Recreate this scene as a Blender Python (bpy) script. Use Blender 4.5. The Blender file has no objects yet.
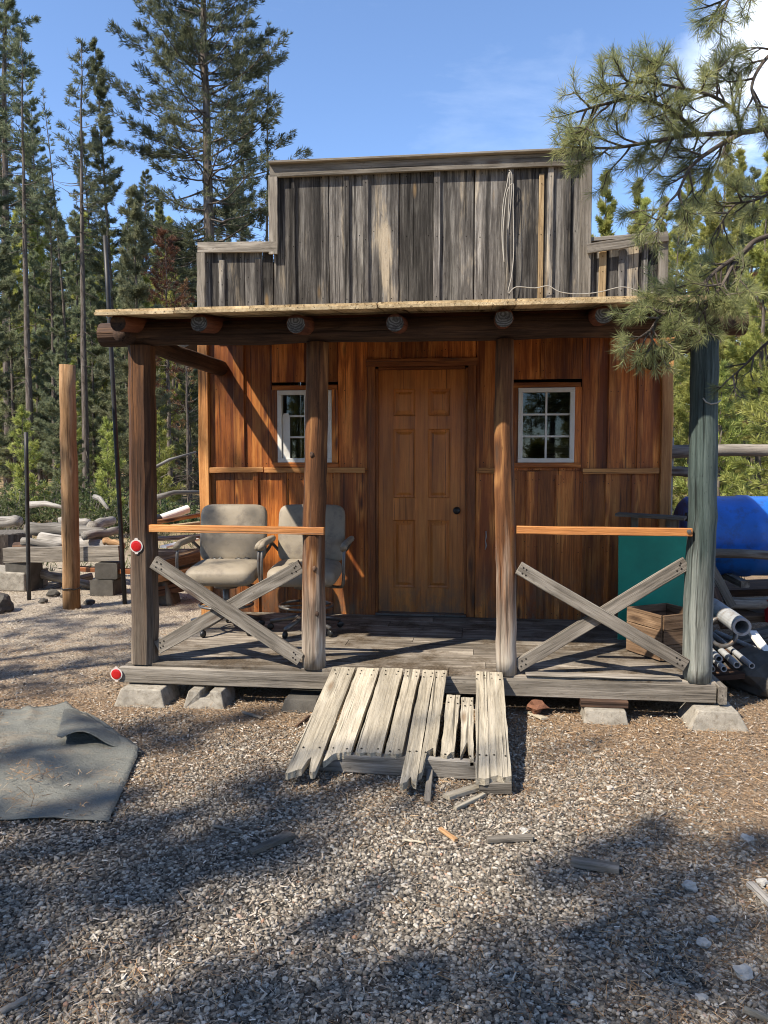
import bpy, math, random
import numpy as np
from mathutils import Vector, Matrix, noise as mnoise
random.seed(7)
rng = np.random.default_rng(11)
C = bpy.context.scene.collection
scene = bpy.context.scene
R = math.radians
U = random.uniform

# ------------------------------------------------------------------ camera
F, CH = 770.0, 1.53
PITCH, YAW = R(3.9), R(6.9)
cam_d = bpy.data.cameras.new('camera'); cam = bpy.data.objects.new('camera', cam_d); C.objects.link(cam)
cam.location = (0, 0, CH); cam.rotation_euler = (math.pi/2 - PITCH, 0, YAW)
cam_d.sensor_fit = 'VERTICAL'; cam_d.sensor_height = 36; cam_d.sensor_width = 27
cam_d.lens = 36*F/1024; cam_d.clip_end = 2000; cam_d.clip_start = 0.05
scene.camera = cam
_fw = Vector((-math.sin(YAW)*math.cos(PITCH), math.cos(YAW)*math.cos(PITCH), -math.sin(PITCH)))
_rt = Vector((math.cos(YAW), math.sin(YAW), 0)); _up = _rt.cross(_fw)
def at(px, py, Y):
    "point of the place at distance Y north of the camera, measured off the photograph"
    d = _fw + _rt*((px-384)/F) - _up*((py-512)/F)
    return Vector((0, 0, CH)) + d*(Y/d.y)
def gnd(px, py, z=0.0):
    d = _fw + _rt*((px-384)/F) - _up*((py-512)/F)
    return Vector((0, 0, CH)) + d*((z-CH)/d.z)

# ------------------------------------------------------------------ node helpers
class NT:
    def __init__(s, name):
        s.m = bpy.data.materials.new(name); s.m.use_nodes = True
        s.t = s.m.node_tree; s.n = s.t.nodes; s.l = s.t.links
        s.b = s.n['Principled BSDF']; s.out = s.n['Material Output']
    def new(s, typ, **kw):
        n = s.n.new(typ)
        for k, v in kw.items():
            if k.startswith('i_'): n.inputs[int(k[2:])].default_value = v
            else: setattr(n, k, v)
        return n
    def link(s, a, b): s.l.new(a, b)
    def put(s, sock, v):
        if hasattr(v, 'is_output') or isinstance(v, bpy.types.NodeSocket): s.l.new(v, sock)
        else: sock.default_value = v
    def math(s, op, a, b=0.0, c=0.0, clamp=False):
        n = s.n.new('ShaderNodeMath'); n.operation = op; n.use_clamp = clamp
        s.put(n.inputs[0], a); s.put(n.inputs[1], b); s.put(n.inputs[2], c); return n.outputs[0]
    def vmul(s, v, sc):
        n = s.n.new('ShaderNodeVectorMath'); n.operation = 'MULTIPLY'; s.put(n.inputs[0], v); n.inputs[1].default_value = sc; return n.outputs[0]
    def vadd(s, v, w):
        n = s.n.new('ShaderNodeVectorMath'); n.operation = 'ADD'; s.put(n.inputs[0], v); s.put(n.inputs[1], w); return n.outputs[0]
    def noise(s, v, scale, detail=3, rough=0.55, dist=0.0, col=False):
        n = s.n.new('ShaderNodeTexNoise'); s.put(n.inputs['Vector'], v)
        n.inputs['Scale'].default_value = scale; n.inputs['Detail'].default_value = detail
        n.inputs['Roughness'].default_value = rough; n.inputs['Distortion'].default_value = dist
        return n.outputs['Color'] if col else n.outputs['Fac']
    def vor(s, v, scale, feature='F1'):
        n = s.n.new('ShaderNodeTexVoronoi'); n.feature = feature; s.put(n.inputs['Vector'], v); n.inputs['Scale'].default_value = scale; return n
    def ramp(s, f, stops):
        n = s.n.new('ShaderNodeValToRGB'); s.put(n.inputs[0], f); e = n.color_ramp.elements
        while len(e) < len(stops): e.new(0.5)
        for k, (p, c) in enumerate(stops):
            e[k].position = p; e[k].color = (c, c, c, 1) if isinstance(c, (int, float)) else (*c, 1)
        return n.outputs[0]
    def mix(s, f, a, b, mode='MIX'):
        n = s.n.new('ShaderNodeMix'); n.data_type = 'RGBA'; n.blend_type = mode
        s.put(n.inputs[0], f)
        for sock, v in ((n.inputs[6], a), (n.inputs[7], b)):
            if isinstance(v, tuple): sock.default_value = (*v, 1)
            elif isinstance(v, (int, float)): sock.default_value = (v, v, v, 1)
            else: s.l.new(v, sock)
        return n.outputs[2]
    def bump(s, h, strength=0.5, dist=0.01):
        n = s.n.new('ShaderNodeBump'); s.put(n.inputs['Height'], h); n.inputs['Strength'].default_value = strength; n.inputs['Distance'].default_value = dist
        s.l.new(n.outputs[0], s.b.inputs['Normal']); return n
    def attr(s, name, vec=False):
        n = s.n.new('ShaderNodeAttribute'); n.attribute_name = name; return n.outputs['Vector' if vec else 'Fac']
    def pos(s): return s.n.new('ShaderNodeNewGeometry').outputs['Position']
    def base(s, c, rough=0.8, spec=0.3, metal=0.0):
        if isinstance(c, tuple): s.b.inputs['Base Color'].default_value = (*c, 1)
        else: s.l.new(c, s.b.inputs['Base Color'])
        s.put(s.b.inputs['Roughness'], rough); s.b.inputs['Specular IOR Level'].default_value = spec; s.b.inputs['Metallic'].default_value = metal
        return s.m

def wood(name, dark, mid, light, rough=0.8, spec=0.25, var=0.5, grain=1.0, knot=(0.05, 0.03, 0.02), streak=0.5, weather=None, knots=True, bump=0.5, second=None, dirt=False, splash=False, wide=False):
    "grain runs along gc.x; rnd gives each board its own tone"
    t = NT(name); gc = t.attr('gc', True); rnd = t.attr('rnd')
    low = t.noise(t.vmul(gc, (1.1, 6, 6)), 1.0, 3, 0.5)
    kv = t.vor(t.vmul(gc, (1.5, 6.0, 6.0)), 1.0)
    kd = kv.outputs['Distance']
    warp = t.ramp(kd, [(0.0, 1.0), (0.33, 0.0)])
    a = t.math('MULTIPLY', low, 14.0)
    if knots: a = t.math('ADD', a, t.math('MULTIPLY', warp, 7.0))
    rings = t.math('SINE', t.math('ADD', a, t.math('MULTIPLY', t.noise(t.vmul(gc, (0.5, 22, 22)), 1.0, 2), 9.0)))
    rings = t.math('MULTIPLY_ADD', rings, 0.5, 0.5)
    fine = t.noise(t.vmul(gc, (2.5*grain, 70*grain, 70*grain)), 1.0, 5, 0.65)
    finer = t.noise(t.vmul(gc, (9*grain, 260*grain, 260*grain)), 1.0, 3, 0.7)
    spot = t.noise(t.vmul(gc, (22, 60, 60)), 1.0, 4, 0.7)
    crack = t.ramp(t.noise(t.vmul(gc, (0.9, 60, 60)), 1.0, 3, 0.6), [(0.33, 0.0), (0.40, 1.0)])
    f = t.math('ADD', t.math('MULTIPLY', rings, streak*0.34), t.math('MULTIPLY', fine, 0.62-streak*0.2), clamp=True)
    f = t.math('ADD', f, t.math('MULTIPLY', finer, 0.5-streak*0.14), clamp=True)
    col = t.ramp(f, [(0.3, dark), (0.53, mid), (0.76, light)])
    big = t.noise(t.vmul(gc, (0.9, 5, 5)), 1.0, 4, 0.6)
    if second: col = t.mix(t.ramp(t.noise(t.vmul(gc, (0.9, 5, 5) if wide else (0.7, 9, 9)), 1.0, 5 if wide else 4, 0.66 if wide else 0.6), [(0.56 if wide else 0.52, 0.0), (0.64, 0.9)]), col, second)
    col = t.mix(1.0, col, t.ramp(big, [(0.25, 0.55), (0.7, 1.25)]), 'MULTIPLY')
    col = t.mix(t.ramp(spot, [(0.6, 0.0), (0.72, 0.55)]), col, dark)
    tone = t.math('MULTIPLY_ADD', rnd, var, 1.0-var*0.5)
    tone = t.math('MAXIMUM', tone, 0.12)
    hs = t.new('ShaderNodeHueSaturation'); t.link(col, hs.inputs['Color']); t.link(tone, hs.inputs['Value'])
    col = hs.outputs[0]
    col = t.mix(t.math('MULTIPLY_ADD', crack, -0.75, 0.75), col, tuple(0.25*c for c in dark))
    if knots:
        kn = t.ramp(kd, [(0.05, 1.0), (0.13, 0.0)])
        col = t.mix(t.math('MULTIPLY', kn, 0.85), col, knot)
    if wide: col = t.mix(t.ramp(t.noise(t.vmul(gc, (0.55, 13, 13)), 1.0, 6, 0.7), [(0.53, 0.0), (0.6, 0.75)]), col, (0.014, 0.013, 0.013))
    if dirt: col = t.mix(t.ramp(t.noise(t.pos(), 2.6, 8, 0.74), [(0.47, 0.0), (0.6, 0.9)]), col, t.ramp(t.noise(t.pos(), 70, 4), [(0.3, (0.03, 0.022, 0.015)), (0.7, (0.12, 0.09, 0.06))]))
    if splash:   # dried mud splashed on the foot of the wall
        sz = t.new('ShaderNodeSeparateXYZ'); t.link(t.pos(), sz.inputs[0])
        lowm = t.math('MULTIPLY', t.math('DIVIDE', t.math('SUBTRACT', 0.75, sz.outputs[2]), 0.5, clamp=True), t.ramp(t.noise(t.vmul(t.pos(), (1, 1, 0.45)), 9, 6, 0.75), [(0.42, 0.0), (0.6, 0.75)]))
        col = t.mix(lowm, col, (0.13, 0.1, 0.07))
    if weather:   # sun-bleached lower end of a post
        z0, z1, wd, wm, wl = weather
        sep = t.new('ShaderNodeSeparateXYZ'); t.link(t.pos(), sep.inputs[0])
        zz = t.math('ADD', sep.outputs[2], t.math('MULTIPLY_ADD', t.noise(t.vmul(gc, (2, 25, 25)), 1.0, 4), 1.3, -0.65))
        m = t.math('DIVIDE', t.math('SUBTRACT', z1, zz), z1-z0, clamp=True)
        gcol = t.ramp(f, [(0.3, wd), (0.53, wm), (0.76, wl)])
        gcol = t.mix(t.math('MULTIPLY_ADD', crack, -0.8, 0.8), gcol, (0.03, 0.025, 0.02))
        col = t.mix(m, col, gcol)
    t.bump(t.math('ADD', t.math('ADD', fine, finer), t.math('MULTIPLY', crack, 0.9)), bump, 0.006)
    return t.base(col, rough, spec)

def plain(name, c, rough=0.6, spec=0.4, metal=0.0, var=0.25, scale=6, bump=0.0, dirt=None):
    t = NT(name); p = t.pos()
    n = t.noise(p, scale, 5, 0.6)
    col = t.mix(1.0, c, t.ramp(n, [(0.3, 1.0-var), (0.7, 1.0+var)]), 'MULTIPLY')
    if dirt: col = t.mix(t.ramp(t.noise(p, scale*2.3, 6, 0.7), [(0.5, 0.0), (0.68, 0.8)]), col, dirt)
    if bump: t.bump(t.noise(p, scale*12, 4), bump, 0.004)
    return t.base(col, rough, spec, metal)

M = {}
M['stain'] = wood('stained pine', (0.13, 0.03, 0.006), (0.42, 0.128, 0.024), (0.66, 0.27, 0.065), 0.45, 0.4, var=0.85, streak=0.6, second=(0.17, 0.042, 0.01), splash=True, bump=0.35, knot=(0.04, 0.012, 0.006))
M['stain_pale'] = wood('pale stained pine', (0.21, 0.075, 0.02), (0.48, 0.21, 0.065), (0.62, 0.33, 0.12), 0.55, 0.35, var=0.4)
M['trim'] = wood('stained trim', (0.09, 0.025, 0.007), (0.27, 0.085, 0.02), (0.43, 0.165, 0.042), 0.5, 0.4, var=0.4)
M['door'] = wood('varnished door', (0.32, 0.098, 0.018), (0.5, 0.172, 0.034), (0.62, 0.245, 0.056), 0.38, 0.5, var=0.0, knots=False, bump=0.12, streak=0.5, splash=True)
M['rail'] = wood('new rail wood', (0.3, 0.11, 0.03), (0.52, 0.21, 0.06), (0.62, 0.3, 0.1), 0.5, 0.4, var=0.3)
M['grey'] = wood('weathered grey board', (0.05, 0.043, 0.036), (0.2, 0.176, 0.147), (0.33, 0.297, 0.255), 0.9, 0.1, var=0.5, knot=(0.09, 0.06, 0.045))
M['ramp'] = wood('bleached ramp board', (0.12, 0.1, 0.07), (0.36, 0.315, 0.242), (0.49, 0.437, 0.345), 0.9, 0.1, var=0.35, streak=.35, knot=(0.2, 0.14, 0.09), bump=0.7)
M['front'] = wood('old false front board', (0.022, 0.02, 0.019), (0.105, 0.096, 0.088), (0.31, 0.29, 0.262), 0.9, 0.1, var=1.45, streak=.35, knot=(0.22, 0.15, 0.08), second=(0.3, 0.25, 0.185), wide=True, bump=0.7)
M['front_tan'] = wood('tan streaked board', (0.09, 0.06, 0.035), (0.3, 0.21, 0.115), (0.44, 0.34, 0.21), 0.85, 0.1, var=0.2)
M['floor'] = wood('porch floor board', (0.06, 0.05, 0.04), (0.21, 0.18, 0.147), (0.38, 0.335, 0.28), 0.9, 0.1, var=0.4, dirt=True)
M['deck'] = wood('roof deck edge', (0.25, 0.17, 0.09), (0.55, 0.42, 0.25), (0.68, 0.55, 0.36), 0.85, 0.1, var=0.3)
M['log_dark'] = wood('dark log', (0.02, 0.013, 0.01), (0.07, 0.042, 0.03), (0.15, 0.085, 0.05), 0.8, 0.2, var=0.3)
M['log_red'] = wood('red stained log', (0.05, 0.016, 0.009), (0.13, 0.042, 0.02), (0.22, 0.08, 0.035), 0.7, 0.3, var=0.3)
W = (0.3, 1.0, (0.1, 0.08, 0.06), (0.34, 0.29, 0.235), (0.5, 0.45, 0.38))
M['post'] = wood('porch post', (0.032, 0.013, 0.005), (0.135, 0.054, 0.019), (0.27, 0.13, 0.046), 0.7, 0.25, var=0.2, streak=.8, weather=W)
M['post_brown'] = wood('brown porch post', (0.02, 0.009, 0.005), (0.072, 0.032, 0.014), (0.16, 0.07, 0.027), 0.7, 0.25, var=0.2, weather=(-0.1, 1.3, (0.05, 0.038, 0.028), (0.17, 0.14, 0.108), (0.29, 0.25, 0.2)))
M['post_teal'] = wood('faded green post', (0.014, 0.018, 0.017), (0.045, 0.062, 0.057), (0.09, 0.115, 0.107), 0.8, 0.2, var=0.2, weather=(0.35, 1.15, (0.045, 0.046, 0.04), (0.2, 0.21, 0.188), (0.36, 0.36, 0.325)))
M['pole'] = wood('peeled pole', (0.12, 0.062, 0.026), (0.31, 0.178, 0.085), (0.44, 0.285, 0.155), 0.8, 0.2, var=0.2, knots=True)
M['log_grey'] = wood('silver log', (0.07, 0.06, 0.052), (0.26, 0.238, 0.21), (0.42, 0.395, 0.36), 0.9, 0.1, var=0.7)
def log_end():
    t = NT('sawn log end'); gc = t.attr('gc', True); ln = t.new('ShaderNodeVectorMath', operation='LENGTH'); t.link(t.vadd(gc, t.vmul(t.noise(t.pos(), 18, 3, col=True), (.03, .03, .03))), ln.inputs[0])
    ring = t.math('MULTIPLY_ADD', t.math('SINE', t.math('MULTIPLY', ln.outputs['Value'], 520.0)), 0.5, 0.5)
    col = t.ramp(ring, [(0.0, (0.07, 0.06, 0.05)), (1.0, (0.21, 0.19, 0.165))])
    col = t.mix(t.ramp(t.noise(t.pos(), 30, 5, 0.7), [(0.45, 0.0), (0.62, 0.8)]), col, (0.05, 0.042, 0.036))
    return t.base(col, 0.95, 0.1)
M['log_end'] = log_end()
M['crate'] = wood('brown crate wood', (0.045, 0.028, 0.016), (0.14, 0.088, 0.053), (0.24, 0.16, 0.1), 0.85, 0.15, var=0.4)
M['white'] = plain('white vinyl', (0.7, 0.68, 0.64), 0.45, 0.4, var=0.08)
M['metal'] = plain('dull steel', (0.16, 0.15, 0.14), 0.45, 0.5, 0.7, var=0.3, dirt=(0.12, 0.07, 0.04))
M['iron'] = plain('dark iron', (0.035, 0.033, 0.032), 0.5, 0.4, 0.4, var=0.4)
M['vinyl'] = plain('grey beige chair vinyl', (0.26, 0.222, 0.17), 0.6, 0.3, var=0.14, scale=4, bump=0.25, dirt=(0.16, 0.135, 0.11))
M['concrete'] = plain('concrete', (0.28, 0.255, 0.215), 0.95, 0.1, var=0.3, scale=14, bump=0.8, dirt=(0.15, 0.125, 0.095))
M['rock'] = plain('pale rock', (0.38, 0.36, 0.33), 0.9, 0.15, var=0.25, scale=30, bump=0.6)
M['rock_dark'] = plain('grey rock', (0.085, 0.078, 0.068), 0.9, 0.15, var=0.3, scale=9, bump=0.8)  # base set darker to stand in for shade on the left yard blocks
M['brick'] = plain('broken red brick', (0.17, 0.08, 0.05), 0.95, 0.1, var=0.3, scale=20, bump=0.8)
M['teal'] = plain('green plastic', (0.01, 0.24, 0.16), 0.45, 0.4, var=0.2, scale=4)
M['blue'] = plain('blue plastic', (0.01, 0.12, 0.5), 0.4, 0.45, var=0.22, scale=5, dirt=(0.03, 0.07, 0.2))
M['pipe'] = plain('grey pipe', (0.33, 0.34, 0.35), 0.5, 0.4, var=0.2, scale=8, dirt=(0.2, 0.17, 0.14))
M['cord'] = plain('pale cord', (0.34, 0.315, 0.275), 0.6, 0.3, var=0.1)
M['black'] = plain('black plastic', (0.012, 0.012, 0.012), 0.4, 0.5, var=0.1)
M['red'] = plain('red reflector lens', (0.42, 0.012, 0.012), 0.25, 0.6, var=0.1, scale=60)
M['rim'] = plain('white reflector rim', (0.56, 0.5, 0.46), 0.5, 0.4, var=0.15, scale=40)
M['redpl'] = plain('red plastic', (0.35, 0.015, 0.02), 0.4, 0.4, var=0.2)
M['roof'] = plain('roll roofing', (0.07, 0.065, 0.06), 0.95, 0.1, var=0.3, scale=5)
M['tarp'] = None
def glass():
    t = NT('window glass'); g = t.new('ShaderNodeBsdfGlossy'); g.inputs['Roughness'].default_value = 0.02
    tr = t.new('ShaderNodeBsdfTransparent'); tr.inputs[0].default_value = (0.75, 0.78, 0.76, 1)
    fr = t.new('ShaderNodeFresnel'); fr.inputs[0].default_value = 1.7
    mx = t.new('ShaderNodeMixShader'); t.link(t.math('ADD', t.math('MULTIPLY', fr.outputs[0], 0.3), 0.01, clamp=True), mx.inputs[0])
    t.link(tr.outputs[0], mx.inputs[1]); t.link(g.outputs[0], mx.inputs[2]); t.link(mx.outputs[0], t.out.inputs[0])
    return t.m
M['glass'] = glass()
def tarp_mat():
    t = NT('grey felt cloth'); p = t.pos()
    col = t.ramp(t.noise(p, 3.2, 5, 0.6), [(0.3, (0.075, 0.078, 0.06)), (0.7, (0.15, 0.15, 0.12))])
    fib = t.noise(t.vmul(p, (1, 1, 1)), 260, 3)
    col = t.mix(0.35, col, t.ramp(fib, [(0.3, 0.1), (0.7, 0.33)]))
    dirt = t.ramp(t.noise(t.vmul(p, (1, 2.4, 1)), 3.0, 7, 0.72), [(0.5, 0.0), (0.62, 0.5)])
    col = t.mix(dirt, col, t.ramp(fib, [(0.3, (0.14, 0.11, 0.08)), (0.7, (0.28, 0.23, 0.17))]))
    t.bump(t.math('ADD', t.noise(p, 120, 4), t.math('MULTIPLY', t.noise(t.vmul(p, (1, 1.6, 1)), 14, 4, 0.6, 1.5), 3.0)), 0.6, 0.006)
    return t.base(col, 0.95, 0.08)
M['tarp'] = tarp_mat()
def leafy(name, dark, mid, light, trans=0.3):
    t = NT(name); rnd = t.attr('rnd')
    col = t.ramp(rnd, [(0.0, dark), (0.5, mid), (1.0, light)])
    oi = t.new('ShaderNodeObjectInfo')
    hs = t.new('ShaderNodeHueSaturation'); t.link(col, hs.inputs['Color'])
    t.link(t.math('MULTIPLY_ADD', oi.outputs['Random'], 0.03, 0.485), hs.inputs['Hue'])
    t.link(t.math('MULTIPLY_ADD', oi.outputs['Random'], 0.4, 0.8), hs.inputs['Value'])
    col = hs.outputs[0]
    t.base(col, 0.55, 0.3)
    tr = t.new('ShaderNodeBsdfTranslucent'); t.link(col, tr.inputs[0])
    mx = t.new('ShaderNodeMixShader'); mx.inputs[0].default_value = trans
    t.link(t.b.outputs[0], mx.inputs[1]); t.link(tr.outputs[0], mx.inputs[2]); t.link(mx.outputs[0], t.out.inputs[0])
    return t.m
M['needles'] = leafy('dark pine needles', (0.052, 0.066, 0.04), (0.132, 0.152, 0.086), (0.27, 0.285, 0.16), 0.5)
M['needles_bright'] = leafy('bright pine needles', (0.11, 0.135, 0.035), (0.29, 0.31, 0.085), (0.47, 0.46, 0.14), 0.5)
M['needles_near'] = leafy('long pine needles', (0.085, 0.105, 0.045), (0.235, 0.255, 0.11), (0.43, 0.41, 0.18), 0.5)
M['needles_red'] = leafy('dead rust needles', (0.05, 0.025, 0.014), (0.12, 0.055, 0.028), (0.2, 0.1, 0.05))
M['leaf'] = leafy('shrub leaves', (0.05, 0.075, 0.03), (0.1, 0.13, 0.05), (0.18, 0.2, 0.085), 0.4)
def bark():
    t = NT('pine bark'); gc = t.attr('gc', True)
    n = t.noise(t.vmul(gc, (2.5, 14, 14)), 1.0, 6, 0.7)
    col = t.ramp(n, [(0.3, (0.03, 0.024, 0.02)), (0.5, (0.105, 0.085, 0.07)), (0.72, (0.2, 0.175, 0.15))])
    t.bump(n, 0.8, 0.03); return t.base(col, 0.95, 0.1)
M['bark'] = bark()
def twig():
    t = NT('dead grey twigs'); gc = t.attr('gc', True)
    return t.base(t.ramp(t.noise(t.vmul(gc, (3, 20, 20)), 1.0, 4), [(0.3, (0.1, 0.085, 0.075)), (0.7, (0.26, 0.235, 0.21))]), 0.95, 0.1)
M['twig'] = twig()

# ------------------------------------------------------------------ mesh builder
def set_attrs(me, gc, rnd):
    a = me.attributes.new('gc', 'FLOAT_VECTOR', 'POINT'); a.data.foreach_set('vector', np.asarray(gc, 'f4').ravel())
    a = me.attributes.new('rnd', 'FLOAT', 'POINT'); a.data.foreach_set('value', np.asarray(rnd, 'f4').ravel())
def wpos(o):
    v = Vector((0, 0, 0))
    while o: v += o.location; o = o.parent
    return v
class MB:
    def __init__(s): s.v = []; s.f = []; s.g = []; s.r = []
    def add(s, vs, fs, gs, rnd):
        b = len(s.v); s.v += [tuple(v) for v in vs]; s.f += [[b+i for i in f] for f in fs]; s.g += [tuple(g) for g in gs]; s.r += [rnd]*len(vs)
    def board(s, p0, p1, w, t, side=None, seg=5, jit=0.002, ch=0.003, rnd=None, w1=None, bow=0.0):
        "a sawn board from p0 to p1: w across along `side`, t thick; slightly uneven, edges eased"
        p0 = Vector(p0); p1 = Vector(p1); ax = (p1-p0); L = ax.length; ax.normalize()
        side = Vector(side) if side is not None else (Vector((1, 0, 0)) if abs(ax.x) < 0.9 else Vector((0, 0, 1)))
        side = (side - ax*side.dot(ax)).normalized(); nn = ax.cross(side)
        rnd = random.random() if rnd is None else rnd; w1 = w if w1 is None else w1
        off = (U(-40, 40), U(-40, 40), U(-40, 40)); ch = min(ch, w*0.3, t*0.3)
        vs, gs, fs = [], [], []
        for i in range(seg+1):
            q = i/seg; ww = (w + (w1-w)*q)/2; tt = t/2
            c = p0 + ax*(L*q) + side*U(-jit, jit) + nn*(bow*math.sin(math.pi*q))
            for a, b in ((-ww+ch, -tt), (ww-ch, -tt), (ww, -tt+ch), (ww, tt-ch), (ww-ch, tt), (-ww+ch, tt), (-ww, tt-ch), (-ww, -tt+ch)):
                a += U(-jit, jit)*0.6
                vs.append(c + side*a + nn*b); gs.append((L*q+off[0], a+off[1], b+off[2]))
        for i in range(seg):
            for k in range(8):
                a = i*8+k; b = i*8+(k+1) % 8; fs.append((a, b, b+8, a+8))
        fs.append(tuple(range(7, -1, -1))); fs.append(tuple(seg*8+k for k in range(8)))
        s.add(vs, fs, gs, rnd); return s
    def nail(s, p, n, r=.0042):
        p = Vector(p); n = Vector(n).normalized(); a = n.orthogonal().normalized(); o = n.cross(a); k = 7
        vs = [p+n*.0014+(a*math.cos(2*math.pi*i/k)+o*math.sin(2*math.pi*i/k))*r for i in range(k)]+[p-n*.002+(a*math.cos(2*math.pi*i/k)+o*math.sin(2*math.pi*i/k))*r for i in range(k)]
        s.add(vs, [tuple(range(k))]+[(i, k+i, k+(i+1) % k, (i+1) % k) for i in range(k)], [(0, 0, 0)]*2*k, -50.0); return s
    def box(s, c, sz, rz=0.0, rnd=None, ch=0.003, tilt=(0, 0)):
        m = Matrix.Rotation(rz, 3, 'Z') @ Matrix.Rotation(tilt[0], 3, 'X') @ Matrix.Rotation(tilt[1], 3, 'Y')
        i = max(range(3), key=lambda k: sz[k]); j = (i+1) % 3; k = 3-i-j
        e = [Vector((1, 0, 0)), Vector((0, 1, 0)), Vector((0, 0, 1))]
        c = Vector(c); a = m @ e[i]*(sz[i]/2)
        return s.board(c-a, c+a, sz[j], sz[k], m @ e[j], seg=1, jit=0, ch=ch, rnd=rnd)
    def prism(s, poly, axis, d, rnd=None, ch=None):
        "polygon (list of Vectors, flat) extruded by vector axis*d"
        rnd = random.random() if rnd is None else rnd; n = len(poly); off = (U(-40, 40), U(-40, 40), U(-40, 40))
        ax = Vector(axis).normalized()*d
        vs = [Vector(p) for p in poly] + [Vector(p)+ax for p in poly]
        fs = [tuple(range(n-1, -1, -1)), tuple(range(n, 2*n))] + [(i, (i+1) % n, n+(i+1) % n, n+i) for i in range(n)]
        L = max(range(3), key=lambda k: max(p[k] for p in vs)-min(p[k] for p in vs))
        gs = [(p[L]+off[0], p[(L+1) % 3]+off[1], p[(L+2) % 3]+off[2]) for p in vs]
        s.add(vs, fs, gs, rnd); return s
    def tube(s, pts, rad, n=10, jit=0.0, cap=True, rnd=None, flat=1.0):
        pts = [Vector(p) for p in pts]; m = len(pts)
        rads = rad if isinstance(rad, (list, tuple)) else [rad]*m
        rnd = random.random() if rnd is None else rnd; off = (U(-40, 40), U(-40, 40), U(-40, 40))
        vs, gs, fs = [], [], []; L = 0.0; side = None
        for i in range(m):
            d = (pts[min(i+1, m-1)]-pts[max(i-1, 0)]).normalized()
            if side is None: side = d.orthogonal().normalized()
            side = (side - d*side.dot(d)).normalized(); o = d.cross(side)
            if i: L += (pts[i]-pts[i-1]).length
            for k in range(n):
                a = 2*math.pi*k/n; r = rads[i]*(1+U(-jit, jit)); v = side*math.cos(a)*r + o*math.sin(a)*r*flat
                vs.append(pts[i]+v); gs.append((L+off[0], math.cos(a)*rads[i]+off[1], math.sin(a)*rads[i]+off[2]))
        for i in range(m-1):
            for k in range(n):
                a = i*n+k; b = i*n+(k+1) % n; fs.append((a, b, b+n, a+n))
        if cap: fs.append(tuple(range(n-1, -1, -1))); fs.append(tuple((m-1)*n+k for k in range(n)))
        s.add(vs, fs, gs, rnd); return s
    def pipe(s, p0, p1, r, ri, n=20):
        p0 = Vector(p0); p1 = Vector(p1); d = (p1-p0).normalized(); a = d.orthogonal().normalized(); o = d.cross(a); vs = []; fs = []
        for p, q in ((p0, r), (p1, r), (p1, ri), (p0, ri)):
            for k in range(n):
                t = 2*math.pi*k/n; vs.append(p + (a*math.cos(t)+o*math.sin(t))*q)
        for j in range(4):
            for k in range(n):
                fs.append((j*n+k, j*n+(k+1) % n, ((j+1) % 4)*n+(k+1) % n, ((j+1) % 4)*n+k))
        s.add(vs, fs, [(0, 0, 0)]*len(vs), random.random()); return s
    def lathe(s, c, prof, n=20, axis=(0, 0, 1)):
        c = Vector(c); ax = Vector(axis).normalized(); a = ax.orthogonal().normalized(); o = ax.cross(a); vs = []; fs = []
        for r, h in prof:
            for k in range(n):
                t = 2*math.pi*k/n; vs.append(c + ax*h + (a*math.cos(t)+o*math.sin(t))*max(r, 1e-4))
        for i in range(len(prof)-1):
            for k in range(n):
                q = i*n+k; w = i*n+(k+1) % n; fs.append((q, w, w+n, q+n))
        fs.append(tuple(range(n-1, -1, -1))); fs.append(tuple((len(prof)-1)*n+k for k in range(n)))
        s.add(vs, fs, [(0, (v-c).dot(a), (v-c).dot(o)) for v in vs], random.random()); return s
    def lump(s, c, sz, seed=0, sub=2, rough=0.25):
        import bmesh
        bm = bmesh.new(); bmesh.ops.create_icosphere(bm, subdivisions=sub, radius=1.0); c = Vector(c)
        vs = []
        for v in bm.verts:
            k = 1+rough*(mnoise.noise(v.co*1.4+Vector((seed*3.1, seed, 0)))*1.5 + 0.3*mnoise.noise(v.co*4+Vector((seed, 0, 0))))
            vs.append(c + Vector((v.co.x*sz[0]*k, v.co.y*sz[1]*k, v.co.z*sz[2]*k)))
        fs = [tuple(v.index for v in f.verts) for f in bm.faces]; bm.free()
        s.add(vs, fs, [tuple(v) for v in vs], random.random()); return s
    def build(s, name, mat, parent=None, smooth=False, base=None, soft=0.0, sub=0):
        o_ = wpos(parent) if parent else Vector(base if base is not None else (0, 0, 0))
        me = bpy.data.meshes.new(name)
        me.from_pydata([(v[0]-o_.x, v[1]-o_.y, v[2]-o_.z) for v in s.v], [], s.f)
        set_attrs(me, s.g, s.r); me.materials.append(mat)
        if smooth: me.polygons.foreach_set('use_smooth', [True]*len(me.polygons))
        me.update(); o = bpy.data.objects.new(name, me); C.objects.link(o)
        if parent: o.parent = parent
        else: o.location = o_
        if soft:
            b = o.modifiers.new('soft', 'BEVEL'); b.width = soft; b.segments = 3; b.limit_method = 'ANGLE'
        if sub:
            b = o.modifiers.new('sub', 'SUBSURF'); b.levels = sub; b.render_levels = sub
        return o
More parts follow.
